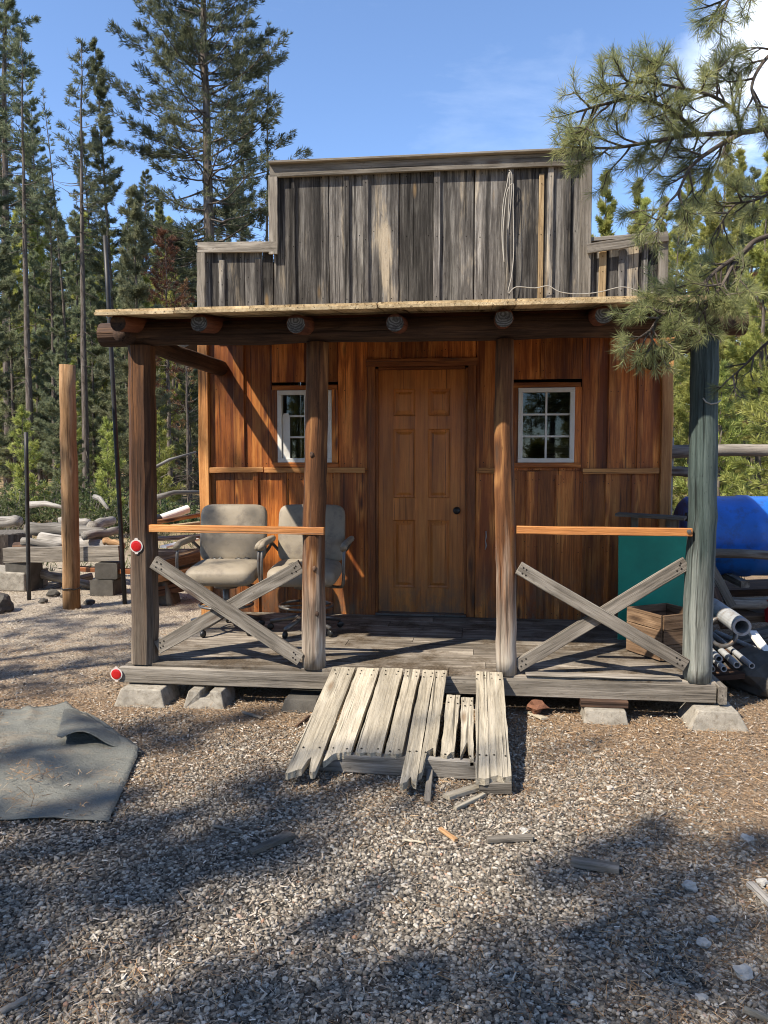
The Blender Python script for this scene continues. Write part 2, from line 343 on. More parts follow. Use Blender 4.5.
def fast_mesh(name, v, f, rnd, mat, gc=None, parent=None, smooth=False):
    v = np.asarray(v, 'f4'); f = np.asarray(f, 'i4'); me = bpy.data.meshes.new(name)
    me.vertices.add(len(v)); me.vertices.foreach_set('co', v.ravel())
    k = f.shape[1]; me.loops.add(f.size); me.loops.foreach_set('vertex_index', f.ravel())
    me.polygons.add(len(f)); me.polygons.foreach_set('loop_start', np.arange(0, f.size, k, dtype='i4'))
    if smooth: me.polygons.foreach_set('use_smooth', np.ones(len(f), bool))
    me.update(calc_edges=True); set_attrs(me, v if gc is None else gc, rnd); me.materials.append(mat); me.validate()
    o = bpy.data.objects.new(name, me); C.objects.link(o); o.parent = parent
    return o
def tag(o, label, cat, group=None, kind=None):
    o['label'] = label; o['category'] = cat
    if group: o['group'] = group
    if kind: o['kind'] = kind
    return o
def thing(name, label, cat, loc, group=None):
    o = bpy.data.objects.new(name, None); C.objects.link(o); o.location = loc; o.empty_display_size = 0.2
    return tag(o, label, cat, group)
def copy_tree(o, parent=None):
    c = o.copy(); C.objects.link(c); c.parent = parent
    for ch in list(o.children): copy_tree(ch, c)
    return c

# ------------------------------------------------------------------ world, sun
SUN = Vector((0.65, 0.60, -1.0)).normalized()
w = bpy.data.worlds.new('World'); scene.world = w; w.use_nodes = True
nt = w.node_tree; bg = nt.nodes['Background']
sky = nt.nodes.new('ShaderNodeTexSky'); sky.sky_type = 'NISHITA'; sky.sun_disc = False
sky.sun_elevation = math.asin(-SUN.z); sky.sun_rotation = math.atan2(-SUN.x, -SUN.y) % (2*math.pi)
sky.altitude = 2400; sky.air_density = 1.0; sky.dust_density = 0.1; sky.ozone_density = 3.5
tc = nt.nodes.new('ShaderNodeTexCoord'); mp = nt.nodes.new('ShaderNodeMapping'); mp.inputs['Scale'].default_value = (1.0, 1.0, 2.6); mp.inputs['Location'].default_value = (0.35, 0.1, 0.2)
cn = nt.nodes.new('ShaderNodeTexNoise'); cn.inputs['Scale'].default_value = 2.6; cn.inputs['Detail'].default_value = 9; cn.inputs['Roughness'].default_value = 0.58; cn.inputs['Distortion'].default_value = 0.35
cr = nt.nodes.new('ShaderNodeValToRGB'); cr.color_ramp.elements[0].position = 0.54; cr.color_ramp.elements[1].position = 0.72
sp = nt.nodes.new('ShaderNodeSeparateXYZ'); el = nt.nodes.new('ShaderNodeMapRange'); el.inputs[1].default_value = 0.42; el.inputs[2].default_value = 0.12; el.inputs[3].default_value = 0.8; el.inputs[4].default_value = 1.0
mm = nt.nodes.new('ShaderNodeMath'); mm.operation = 'MULTIPLY'
mx = nt.nodes.new('ShaderNodeMix'); mx.data_type = 'RGBA'; mx.inputs[7].default_value = (9.0, 9.3, 9.6, 1)
L = nt.links.new
L(tc.outputs['Generated'], mp.inputs[0]); L(mp.outputs[0], cn.inputs['Vector']); L(cn.outputs['Fac'], cr.inputs[0])
L(tc.outputs['Generated'], sp.inputs[0]); L(sp.outputs[2], el.inputs[0]); L(cr.outputs[0], mm.inputs[0]); L(el.outputs[0], mm.inputs[1])
ax_ = nt.nodes.new('ShaderNodeMapRange'); ax_.inputs[1].default_value = 0.17; ax_.inputs[2].default_value = 0.33; ax_.inputs[3].default_value = 0.1; ax_.inputs[4].default_value = 1.0; L(sp.outputs[0], ax_.inputs[0])
m3 = nt.nodes.new('ShaderNodeMath'); m3.operation = 'MULTIPLY'; L(mm.outputs[0], m3.inputs[0])
hsv = nt.nodes.new('ShaderNodeHueSaturation'); hsv.inputs['Saturation'].default_value = 1.3; hsv.inputs['Hue'].default_value = 0.476; hsv.inputs['Value'].default_value = 0.98; L(sky.outputs[0], hsv.inputs['Color']); L(hsv.outputs[0], mx.inputs[6]); L(ax_.outputs[0], m3.inputs[1])
L(m3.outputs[0], mx.inputs[0]); L(sky.outputs[0], mx.inputs[6]); L(mx.outputs[2], bg.inputs[0])
bg.inputs[1].default_value = 0.14
sl = bpy.data.lights.new('sun', 'SUN'); sl.energy = 4.3; sl.angle = R(0.7); sl.color = (1.0, 0.91, 0.77)
so = bpy.data.objects.new('sun', sl); C.objects.link(so); so.location = (-20, -20, 30); so.rotation_euler = SUN.to_track_quat('-Z', 'Y').to_euler()
scene.view_settings.view_transform = 'Standard'; scene.view_settings.look = 'None'; scene.view_settings.exposure = 1.1; scene.view_settings.gamma = 1.0
scene.render.engine = 'CYCLES'; scene.cycles.max_bounces = 8; scene.cycles.diffuse_bounces = 4; scene.cycles.transparent_max_bounces = 8
scene.cycles.use_denoising = True; scene.cycles.filter_width = 1.05

# ------------------------------------------------------------------ ground
def gz(x, y):
    d = math.hypot(x, y-4)
    a = 0.012*mnoise.noise(Vector((x*1.7, y*1.7, 0))) + 0.006*mnoise.noise(Vector((x*6, y*6, 3)))
    if d > 9: a += (d-9)*0.012 + 0.25*mnoise.noise(Vector((x*0.08, y*0.08, 9)))*min(1, (d-9)/10)
    return a
def axis(lo, hi, near0, near1, step):
    xs = list(np.arange(near0, near1, step)); s = step; x = near1
    while x < hi: xs.append(x); s = min(s*1.3, 20); x += s
    s = step; x = near0-step
    while x > lo: xs.insert(0, x); s = min(s*1.3, 20); x -= s
    return xs
gx = axis(-400, 400, -4.5, 3.0, 0.05); gy = axis(-120, 600, 1.2, 9.0, 0.05)
gv = [(x, y, gz(x, y)) for y in gy for x in gx]; nx = len(gx)
gf = [(j*nx+i, j*nx+i+1, (j+1)*nx+i+1, (j+1)*nx+i) for j in range(len(gy)-1) for i in range(nx-1)]
def ground_mat():
    t = NT('gravel and litter ground'); p = t.pos()
    v1 = t.vor(p, 55); v2 = t.vor(p, 120)
    stone = t.ramp(v1.outputs['Color'], [(0.1, (0.11, 0.095, 0.078)), (0.5, (0.22, 0.195, 0.162)), (0.9, (0.38, 0.345, 0.3))])
    gap = t.ramp(v1.outputs['Distance'], [(0.35, 1.0), (0.62, 0.25)])
    stone = t.mix(1.0, stone, gap, 'MULTIPLY')
    fib = t.noise(t.vmul(p, (1, 1, 1)), 95, 5, 0.7, 1.2)
    lit = t.ramp(fib, [(0.28, (0.085, 0.053, 0.033)), (0.5, (0.25, 0.172, 0.108)), (0.72, (0.48, 0.38, 0.275))])
    chip = t.ramp(t.noise(p, 60, 4, 0.65, 2.0), [(0.3, (0.16, 0.125, 0.09)), (0.5, (0.38, 0.33, 0.26)), (0.7, (0.6, 0.54, 0.45))])
    sep = t.new('ShaderNodeSeparateXYZ'); t.link(p, sep.inputs[0])
    big = t.noise(p, 1.3, 5, 0.62)
    y = t.math('ADD', sep.outputs[1], t.math('MULTIPLY_ADD', big, 3.2, -1.6))
    mlit = t.math('DIVIDE', t.math('SUBTRACT', y, 2.9), 1.5, clamp=True)
    right = t.math('DIVIDE', t.math('SUBTRACT', t.math('ADD', sep.outputs[0], t.math('MULTIPLY_ADD', big, 2.4, -1.2)), 0.45), 0.7, clamp=True)
    mlit = t.math('MAXIMUM', mlit, t.math('MULTIPLY', right, 0.9))
    col = t.mix(mlit, stone, lit)
    lx = t.math('MULTIPLY', sep.outputs[0], -1.0)
    mch = t.math('MULTIPLY', t.math('DIVIDE', t.math('SUBTRACT', lx, 0.6), 1.2, clamp=True), t.math('DIVIDE', t.math('SUBTRACT', y, 4.4), 1.4, clamp=True))
    far = t.math('DIVIDE', t.math('SUBTRACT', sep.outputs[1], 9.5), 4.0, clamp=True)
    col = t.mix(t.math('MULTIPLY', mch, 0.85), col, chip)
    duff = t.ramp(t.noise(p, 1.1, 8, 0.72), [(0.3, (0.09, 0.062, 0.035)), (0.5, (0.24, 0.175, 0.1)), (0.68, (0.33, 0.27, 0.17))])
    col = t.mix(far, col, duff)
    t.bump(t.math('ADD', t.math('MULTIPLY', v1.outputs['Distance'], -1.0), t.math('MULTIPLY', fib, 0.8)), 1.0, 0.012)
    return t.base(col, 0.95, 0.1)
g = fast_mesh('ground', gv, gf, np.zeros(len(gv)), ground_mat(), smooth=True); g['kind'] = 'structure'

# loose gravel: thousands of little stones
def ico():
    import bmesh
    bm = bmesh.new(); bmesh.ops.create_icosphere(bm, subdivisions=1, radius=1.0)
    v = np.array([x.co[:] for x in bm.verts]); f = np.array([[q.index for q in t.verts] for t in bm.faces]); bm.free(); return v, f
IV, IF = ico()
def in_view(x, y, m=0.35):
    fw = np.array(_fw); r_ = np.array(_rt)
    dep = x*fw[0]+y*fw[1]-CH*fw[2]; sx = (x*r_[0]+y*r_[1]); return np.abs(sx) < dep*0.5+m
def stones(n, ylo, yhi, rmin, rmax, dens, power=1.6):
    x = rng.uniform(-4, 4, n*3); y = ylo + (yhi-ylo)*rng.random(n*3)**1.15
    ok = in_view(x, y); x, y = x[ok], y[ok]
    pr = np.array([dens(a, b) for a, b in zip(x, y)]); ok = rng.random(len(x)) < pr; x, y = x[ok][:n], y[ok][:n]
    k = len(x); r = rmin + (rmax-rmin)*rng.random(k)**2.2
    a = rng.uniform(0, 6.283, k); sc = np.stack([r*rng.uniform(.8, 1.4, k), r*rng.uniform(.65, 1.0, k), r*rng.uniform(.4, .75, k)], 1)
    sh = IV[None]*(1+rng.uniform(-.28, .22, (k, len(IV), 1)))*sc[:, None]
    ca, sa = np.cos(a)[:, None], np.sin(a)[:, None]
    X = sh[..., 0]*ca-sh[..., 1]*sa; Y = sh[..., 0]*sa+sh[..., 1]*ca
    z = np.array([gz(p, q) for p, q in zip(x, y)]) + sc[:, 2]*0.35
    V = np.stack([X+x[:, None], Y+y[:, None], sh[..., 2]+z[:, None]], -1).reshape(-1, 3)
    Fc = (IF[None]+(np.arange(k)*len(IV))[:, None, None]).reshape(-1, 3)
    return V, Fc, np.repeat(rng.random(k), len(IV))
def dens_gravel(x, y):
    n = mnoise.noise(Vector((x*0.9, y*0.9, 5)))*0.6 + mnoise.noise(Vector((x*2.3, y*2.3, 8)))*0.4
    d = 1.15 - max(0, (y-2.8))*0.72 - max(0, x-0.35)*0.75 + n*1.15
    if x < -0.6 and y < 3: d -= 0.25
    if -2.2 < x < 1.4 and y > 4.7: return 0
    return min(1, max(0.05, d))
def stone_mat():
    t = NT('gravel stones'); rnd = t.attr('rnd')
    col = t.ramp(rnd, [(0.0, (0.07, 0.06, 0.05)), (0.5, (0.215, 0.185, 0.148)), (0.86, (0.36, 0.32, 0.265)), (0.97, (0.44, 0.41, 0.36)), (1.0, (0.3, 0.17, 0.11))])
    col = t.mix(1.0, col, t.ramp(t.noise(t.pos(), 160, 3), [(0.3, 0.7), (0.7, 1.25)]), 'MULTIPLY')
    return t.base(col, 0.92, 0.15)
V, Fc, rr = stones(115000, 1.65, 5.2, 0.0032, 0.0118, dens_gravel)
tag(fast_mesh('gravel', V, Fc, rr, stone_mat()), 'loose grey gravel spread over the yard', 'gravel', kind='stuff')

# litter: wood chips and needles
def strips(n, ylo, yhi, l0, l1, wd, dens, lift=0.004, fat=0.25, ex=1.4):
    x = rng.uniform(-6.5, 5, n*3); y = ylo + (yhi-ylo)*rng.random(n*3)**ex
    ok = in_view(x, y); x, y = x[ok], y[ok]
    pr = np.array([dens(a, b) for a, b in zip(x, y)]); ok = rng.random(len(x)) < pr; x, y = x[ok][:n], y[ok][:n]; k = len(x)
    a = rng.uniform(0, 6.283, k); ln = rng.uniform(l0, l1, k)/2; w_ = ln*2*fat*rng.uniform(.4, 1.3, k)/2 if wd is None else np.full(k, wd/2)
    z = np.array([gz(p, q) for p, q in zip(x, y)]) + lift + rng.random(k)*lift*2.2
    tilt = rng.normal(0, .22, k); d = np.stack([np.cos(a), np.sin(a), tilt], 1); s = np.stack([-np.sin(a), np.cos(a), rng.normal(0, .35, k)], 1)
    c = np.stack([x, y, z+np.abs(tilt)*ln*0.8], 1)
    q = [c-d*ln[:, None]-s*w_[:, None]*rng.uniform(.3, 1, (k, 1)), c+d*ln[:, None]-s*w_[:, None]*rng.uniform(.3, 1, (k, 1)), c+d*ln[:, None]+s*w_[:, None]*rng.uniform(.3, 1, (k, 1)), c-d*ln[:, None]+s*w_[:, None]]
    V = np.stack(q, 1).reshape(-1, 3); Fc = np.arange(4*k).reshape(-1, 4)
    return V, Fc, np.repeat(rng.random(k), 4)
def dens_chip(x, y):
    n = mnoise.noise(Vector((x*1.1, y*1.1, 21)))
    d = (0.38 if y > 2.9 else 0.24) + n*0.5 + (0.55 if y > 3.4 else 0) + (0.35 if x < -0.5 else 0)
    if -2.25 < x < 1.45 and 4.75 < y < 6.4: return 0
    return min(1, max(0.03, d))
def dens_needle(x, y):
    n = mnoise.noise(Vector((x*0.9, y*0.9, 33)))
    d = 0.3 + n*0.9 + (0.6 if x > 0.4 else 0) + (0.45 if y > 3.3 else 0)
    if -2.25 < x < 1.45 and 4.75 < y < 6.4: return 0
    return min(1, max(0.02, d))
def chip_mat(name, cs):
    t = NT(name); return t.base(t.ramp(t.attr('rnd'), cs), 0.9, 0.1)
V, Fc, rr = strips(105000, 1.7, 9.5, 0.006, 0.028, None, dens_chip)
tag(fast_mesh('wood_chips', V, Fc, rr, chip_mat('bark and wood chips', [(0, (0.055, 0.04, 0.03)), (0.45, (0.21, 0.165, 0.125)), (0.85, (0.4, 0.34, 0.275)), (1, (0.6, 0.54, 0.46))])), 'small bark and wood chips littering the ground', 'litter', kind='stuff')
V, Fc, rr = strips(38000, 1.7, 6.5, 0.02, 0.058, 0.0019, dens_needle, ex=1.25)
tag(fast_mesh('pine_needles', V, Fc, rr, chip_mat('fallen pine needles', [(0, (0.13, 0.065, 0.03)), (0.5, (0.31, 0.18, 0.085)), (1, (0.5, 0.36, 0.22))])), 'dry orange pine needles fallen on the ground', 'litter', kind='stuff')

def dens_cloth(x, y):
    if not (x < -1.62-(y-3)*.15 and 3.0+(x+1.5)*.09 < y < 3.62 or (x < -2.55 and 3 < y < 4.15)): return 0
    n = mnoise.noise(Vector((x*2.2, y*4.2, 51)))*.7+mnoise.noise(Vector((x*6, y*8, 5)))*.4
    return min(1, max(0.012, (n-.06)*2.6))
V, Fc, rr = strips(26000, 2.9, 4.2, 0.012, 0.055, 0.003, dens_cloth, lift=.034, ex=1.0)
tag(fast_mesh('pine_needles', V, Fc, rr, bpy.data.materials['fallen pine needles']), 'drifts of tan needles lying on the grey ground cloth', 'litter', kind='stuff')

# ------------------------------------------------------------------ CABIN
YW, YF, ZF = 6.36, 4.58, 0.23
XL, XR = -2.34, 1.49
cab = thing('cabin', 'small stained board cabin with grey stepped false front and open porch', 'cabin', (-0.42, YW, 0))
Zv = Vector((0, 0, 1)); Xv = Vector((1, 0, 0))
wl = MB(); wp = MB()
def vboard(mb, x0, x1, z0, z1, y=YW, t=0.022, rnd=None, gap=0.003, seg=6):
    mb.board((0.5*(x0+x1), y+t/2, z0), (0.5*(x0+x1), y+t/2, z1), x1-x0-gap, t, Xv, seg=seg, jit=0.0012, rnd=rnd)
    for z in (z0+.05+U(0, .02), z0+(z1-z0)*U(.46, .54), z1-.07-U(0, .03)):
        for q in ((.2, .8) if x1-x0 > .09 else (.5,)): mb.nail((x0+(x1-x0)*(q+U(-.04, .04)), y-.0005, z), (0, -1, 0))
def breaks(a, b, lo, hi):
    xs = [a]
    while b-xs[-1] > hi: xs.append(xs[-1]+U(lo, hi))
    if b-xs[-1] < lo*0.5: xs[-1] = b
    else: xs.append(b)
    return xs
Z0, ZM, ZT = 0.2, 1.44, 2.72
D0, D1 = -0.905, -0.015
WIN = [(-1.72, -1.155), (0.275, 0.825)]
def row(x0, x1, z0, z1, bat=0.55, lo=0.17, hi=0.29):
    xs = breaks(x0, x1, lo, hi)
    for a, b in zip(xs, xs[1:]): vboard(wl, a, b, z0, z1)
    for x in xs[1:-1]:
        if random.random() < bat: vboard(wl, x-0.022+U(-.004, .004), x+0.022, z0+0.004, z1-U(0.004, 0.03), YW-0.019, 0.019)
        elif random.random() < 0.4: vboard(wl, x-0.045, x+0.05, z0+0.004, z1-0.004, YW-0.0215, 0.021)
row(XL+0.08, D0, Z0, ZM-0.004); row(D1, XR-0.02, Z0, ZM-0.004)
row(XL+0.08, WIN[0][0], ZM, ZT, 0.8); row(WIN[0][1], D0, ZM, ZT); row(D1, WIN[1][0], ZM, ZT); row(WIN[1][1], XR-0.02, ZM, ZT, 0.5)
for a, b in WIN: row(a, b, 2.175, ZT, 0.9); row(a, b, ZM, 1.462, 0)
row(D0, D1, 2.355, ZT, 0.7)
# corner posts of the wall and the horizontal ledges
for x, r_ in ((XL+0.035, 0.9), (XR-0.01, 0.2)):
    wp = MB(); wp.board((x, YW-0.012, 0.12), (x, YW-0.012, 2.75), 0.085, 0.07, Xv, seg=9, jit=0.004, rnd=r_); wp.build('corner_post', M['stain_pale'], cab)
for a, b in ((XL+0.08, -1.79), (-1.78, -0.925), (0.0, 0.26), (0.84, XR-0.06)):
    wp = MB(); wp.board((a, YW-0.030, ZM+U(-.008, .008)), (b, YW-0.030, ZM+U(-.008, .008)), 0.045, 0.02, Zv, seg=4, rnd=U(.2, .7)); wp.build('wall_ledge', M['stain_pale'], cab)
front = wl.build('wall', M['stain'], cab)
sw = MB()
for x in (XL, XR-0.025):
    for y in np.arange(YW+0.06, 9.9, 0.2):
        sw.board((x+0.012, y+0.1, 0.15), (x+0.012, y+0.1, 2.62), 0.197, 0.024, (0, 1, 0), seg=3)
for x in np.arange(XL+0.03, XR-0.1, 0.2): sw.board((x+0.1, 10.0, 0.15), (x+0.1, 10.0, 3.0), 0.197, 0.024, Xv, seg=3)
sw.build('side_wall', M['stain'], cab)
inn = MB(); inn.box((-0.42, 8.2, 0.17), (3.74, 3.5, 0.05)); inn.box((-0.42, 8.2, 2.60), (3.74, 3.5, 0.02)); inn.box((-0.42, 9.9, 1.4), (3.7, 0.03, 2.3)); inn.build('room_lining', M['floor'], cab)
rf = MB()
for s in (-1, 1):
    a = Vector((-0.42+s*2.15, 0, 2.5)); b = Vector((-0.42, 0, 3.55)); mid = (a+b)/2; mid.y = 8.22
    ax = (b-a).normalized(); nrm = Vector((-ax.z, 0, ax.x))*(1 if s > 0 else -1)
    rf.board(Vector((mid.x, 6.5, mid.z)), Vector((mid.x, 10.2, mid.z)), (b-a).length, 0.04, ax, seg=2, jit=0)
rf.build('roof', M['roof'], cab)
# false front
ff = MB(); ft = MB(); fo = MB()
YB = YW+0.0
def frow(x0, x1, z1, edges, z0=2.70):
    for k, (a, b) in enumerate(zip(edges, edges[1:])): vboard(ff, a, b, z0+U(0.05, 0.10), z1, YB+U(0, .004), 0.024, seg=8, gap=U(0.003, 0.010), rnd=(.3, .72, .5, .12, .45, .85, .22, .58, .1, .62, .3)[(k+len(edges)) % 11])
fx = lambda px: at(px, 230, YW).x
cen = [fx(p) for p in (273, 294, 329, 366, 399, 437, 474, 510, 548, 583)]
frow(0, 0, 3.91, cen)
lef = [fx(p) for p in (203, 222, 244, 262, 273)]; frow(0, 0, 3.28, lef)
rig = [fx(p) for p in (586, 603, 622, 640, 662)]; frow(0, 0, 3.25, rig)
for px, w_ in ((294, .03), (347, .045), (366, .05), (437, .055), (510, .06), (550, .05), (567, .05)):
    x = fx(px); vboard(ff, x-w_/2, x+w_/2, 2.78, 3.84, YB-0.021, 0.02, seg=8)
for px in (222, 258, 622, 645): x = fx(px); vboard(ff, x-.025, x+.025, 2.79, 3.19, YB-0.021, 0.02)
x = fx(603); vboard(fo, x-.03, x+.03, 2.79, 3.21, YB-0.021, 0.02)
x = fx(541); vboard(fo, x-.022, x+.022, 2.79, 3.78, YB-0.012, 0.012)
false = ff.build('false_front', M['front'], cab)
fo.build('tan_board', M['front_tan'], false)
tY = YB-0.034
def ft_board(a, b, w_, y=tY, t=0.026, side=Zv): ft.board(a, b, w_, t, side, seg=7, jit=0.003)
p0 = at(270, 171.5, tY); p1 = at(592, 158.5, tY); ft_board(p0, p1, 0.1)
ft.board(p0+Vector((0, .01, .058)), p1+Vector((0, .01, .062)), 0.13, 0.018, (0, 1, 0), seg=6)       # flat cap over the top trim
x = fx(274.5); ft_board((x, tY, 3.22), (x, tY, 3.85), 0.075, side=Xv)
x = fx(585); ft_board((x, tY, 2.74), (x, tY, 3.85), 0.085, side=Xv)
ft_board(at(198, 247.5, tY), at(277, 247, tY), 0.085)
x = fx(202); ft_board((x, tY, 2.72), (x, tY, 3.25), 0.07, side=Xv)
x = fx(663); ft_board((x, tY, 2.74), (x, tY, 3.26), 0.075, side=Xv)
ft_board(at(589, 240, YB-0.01), at(660, 234, YB-0.01), 0.03)
ft.build('front_trim', M['grey'], false)
lt = MB(); lt.board(at(587, 249, tY-0.035), at(668, 236.5, tY-0.035), 0.075, 0.022, Zv, seg=5); lt.build('loose_trim', M['grey'], false)
bk = MB(); bk.box((-0.42, YB+0.06, 2.98), (3.6, 0.05, 0.4)); bk.box((-0.42, YB+0.055, 3.52), (2.45, 0.03, 0.76)); bk.build('backing_frame', M['log_dark'], false)

# door
fr = MB()
for x in (D0+0.0325, D1-0.0325): fr.board((x, YW-0.012, ZF), (x, YW-0.012, 2.29), 0.065, 0.03, Xv, seg=6, jit=.001)
fr.board((D0-0.01, YW-0.014, 2.322), (D1+0.01, YW-0.014, 2.322), 0.064, 0.03, Zv, seg=4, jit=.001)
for x in (D0+0.075, D1-0.075): fr.board((x, YW+0.025, ZF), (x, YW+0.025, 2.275), 0.02, 0.07, Xv, seg=3, jit=0)
fr.board((D0+0.09, YW+0.025, 2.278), (D1-0.09, YW+0.025, 2.278), 0.02, 0.07, Zv, seg=3, jit=0)
fr.build('door_frame', M['trim'], cab)
dx0, dx1, dz0, dz1 = D0+0.086, D1-0.086, ZF+0.02, 2.266
def door_mesh():
    mb = MB(); y = YW+0.03; W_ = dx1-dx0
    cols = [(0.125, 0.305), (W_-0.305, W_-0.125)]; rows = [(1.89, 2.11), (1.21, 1.78), (0.455, 1.025)]
    xs = [0, cols[0][0], cols[0][1], cols[1][0], cols[1][1], W_]; zs = [dz0, 0.455, 1.025, 1.21, 1.78, 1.89, 2.11, dz1]
    for i in range(5):
        for j in range(7):
            a, b = dx0+xs[i], dx0+xs[i+1]; c, d = zs[j], zs[j+1]
            panel = i in (1, 3) and j in (1, 3, 5)
            if not panel:
                mb.add([(a, y, c), (b, y, c), (b, y, d), (a, y, d)], [(0, 1, 2, 3)], [(p[1]+3*(i % 2), p[0], 0) for p in ((a, c), (b, c), (b, d), (a, d))], .5)
                continue
            loops = []
            for ins, dy in ((0, 0), (0.008, 0.012), (0.02, 0.014), (0.045, 0.003)):
                loops.append([(a+ins, y+dy, c+ins), (b-ins, y+dy, c+ins), (b-ins, y+dy, d-ins), (a+ins, y+dy, d-ins)])
            vs = [p for l in loops for p in l]; fs = []
            for k in range(3):
                for e in range(4): fs.append((k*4+e, k*4+(e+1) % 4, (k+1)*4+(e+1) % 4, (k+1)*4+e))
            fs.append((12, 13, 14, 15)); mb.add(vs, fs, [(p[2]+9, p[0]+.7*i, p[1]) for p in vs], .5)
    mb.box(((dx0+dx1)/2, y+0.03, (dz0+dz1)/2), (W_, 0.03, dz1-dz0), rnd=.5)
    return mb
door = door_mesh().build('door', M['door'], cab)
kb = MB(); kx = dx1-0.065; kb.lathe((kx, YW+0.03, 1.11), [(0.03, 0), (0.03, 0.006), (0.012, 0.01), (0.012, 0.035), (0.026, 0.042), (0.03, 0.055), (0.024, 0.07), (0.0, 0.073)], 18, (0, -1, 0)); kb.build('knob', M['black'], door, smooth=True)
th = MB(); th.box(((D0+D1)/2, YW-0.01, ZF+0.012), (D1-D0-0.14, 0.09, 0.02)); th.build('threshold', M['metal'], cab)

# windows
def window(x0, x1, z0, z1, cols, half=False):
    f = MB(); y = YW-0.006; b = 0.036
    f.box(((x0+x1)/2, y, z1-b/2), (x1-x0, 0.05, b)); f.box(((x0+x1)/2, y, z0+b/2), (x1-x0, 0.05, b))
    for x in (x0+b/2, x1-b/2): f.box((x, y, (z0+z1)/2), (b, 0.05, z1-z0-2*b))
    w_ = f.build('window', M['white'], cab)
    m = MB(); ih = (z1-z0-2*b)/3
    for k in (1, 2): m.box(((x0+x1)/2, y+0.01, z0+b+ih*k), (x1-x0-2*b, 0.012, 0.016))
    if cols == 2: m.box(((x0+x1)/2, y+0.0095, (z0+z1)/2), (0.016, 0.010, z1-z0-2*b))
    m.build('glazing_bars', M['white'], w_)
    p = MB(); p.box(((x0+x1)/2, y+0.018, (z0+z1)/2), (x1-x0-2*b+.004, 0.003, z1-z0-2*b+.004)); p.build('pane', M['glass'], w_)
    if half:
        s = MB(); s.prism([(x0+b+.004+a, y-0.012, z0+b+h) for a, h in ((0, 0), (.062, 0), (.062, .345), (.05, .375), (.012, .375), (0, .345))], (0, 1, 0), 0.014); s.build('loose_sash_stile', M['white'], w_)
    tr = MB()
    tr.board((x0-0.045, YW-0.010, z1+0.022), (x1+0.045, YW-0.010, z1+0.022), 0.04, 0.024, Zv, seg=3); tr.board((x0-0.055, YW-0.016, z0-0.022), (x1+0.055, YW-0.016, z0-0.022), 0.04, 0.04, Zv, seg=3)
    for x in (x0-0.026, x1+0.026): tr.board((x, YW-0.010, z0), (x, YW-0.010, z1+.003), 0.05, 0.024, Xv, seg=3)
    tr.build('window_trim', M['stain'], w_)
window(-1.665, -1.205, 1.505, 2.105, 2, True)
window(0.325, 0.77, 1.505, 2.105, 2)

# porch floor
fl = MB()
ys = breaks(4.63, YW-0.02, 0.13, 0.19)
for a, b in zip(ys, ys[1:]):
    xs = [-2.22, U(-1.2, 0.4), 1.40]
    for p, q in zip(xs, xs[1:]): fl.board((p+.002, (a+b)/2, ZF-0.016+U(-.003, .002)), (q-.002, (a+b)/2, ZF-0.016+U(-.003, .002)), b-a-U(.004, .009), 0.03, (0, 1, 0), seg=5)
fl.build('porch_floor', M['floor'], cab)
rb = MB()
rb.board((-2.25, YF+.02, 0.165), (1.385, YF+.02, 0.168), 0.098, 0.045, Zv, seg=10, jit=.002, rnd=.6); rb.build('rim_board', M['grey'], cab)
eb = MB(); eb.board((1.418, YF-0.015, 0.17), (1.418, YW-0.1, 0.165), 0.105, 0.045, Zv, seg=4); eb.board((-2.235, YF+.07, 0.16), (-2.235, YW-0.1, 0.16), 0.09, 0.045, Zv, seg=4)
for y in (5.2, 5.8, 6.3): eb.board((-2.2, y, 0.155), (1.38, y, 0.155), 0.08, 0.045, Zv, seg=2)
eb.build('floor_joists', M['grey'], cab)
lo = MB(); lo.board((0.3, YF+.075, 0.236), (1.2, YF+.085, 0.237), 0.07, 0.012, (0, 1, 0), seg=5, rnd=.9); lo.build('floor_batten', M['grey'], cab)

# porch posts
YP = 4.68
def post(pts, rad, mat, n=12, jit=.05, power=None):
    mb = MB(); P = [Vector(p) for p in pts]
    Q = []; rr_ = []
    for i in range(len(P)-1):
        for k in range(6):
            q = k/6; Q.append(P[i].lerp(P[i+1], q) + Vector((U(-.003, .003), U(-.003, .003), 0))); rr_.append((rad[i]*(1-q)+rad[i+1]*q)*(1+U(-.025, .025)))
    Q.append(P[-1]); rr_.append(rad[-1]); mb.tube(Q, rr_, n, jit=jit*0.35)
    return mb.build('porch_post', mat, cab, smooth=True)
def square_post(x0, z0, x1, z1, w_, mat, rnd=.5):
    mb = MB(); mb.board((x0, YP, z0), (x1, YP, z1), w_, w_, Xv, seg=14, jit=.004, ch=0.03, rnd=rnd); return mb.build('porch_post', mat, cab)
pl = square_post(-2.12, 0.225, -2.10, 2.24, 0.145, M['post_brown'])
post([(-1.01, YP, .225), (-1.01, YP, .9), (-.99, YP, 1.5), (-0.975, YP, 2.24)], [.074, .072, .069, .068], M['post'])
post([(0.185, YP, .225), (0.18, YP, .8), (0.17, YP, 1.2), (0.155, YP, 1.6), (0.155, YP, 2.24)], [.063, .062, .064, .058, .054], M['post'])
pr_ = post([(1.305, YP, .225), (1.30, YP, .7), (1.31, YP, 1.2), (1.30, YP, 1.7), (1.295, YP, 2.24)], [.08, .083, .079, .077, .077], M['post_teal'], n=12)
# knots on the second post
for z, s in ((1.56, 0), (0.86, .01), (0.58, .025)): kn = MB(); kn.lump((-1.0+s, YP-0.066, z), (0.014, 0.008, 0.019), z, 2); kn.build('knot', M['log_dark'], cab, smooth=True)
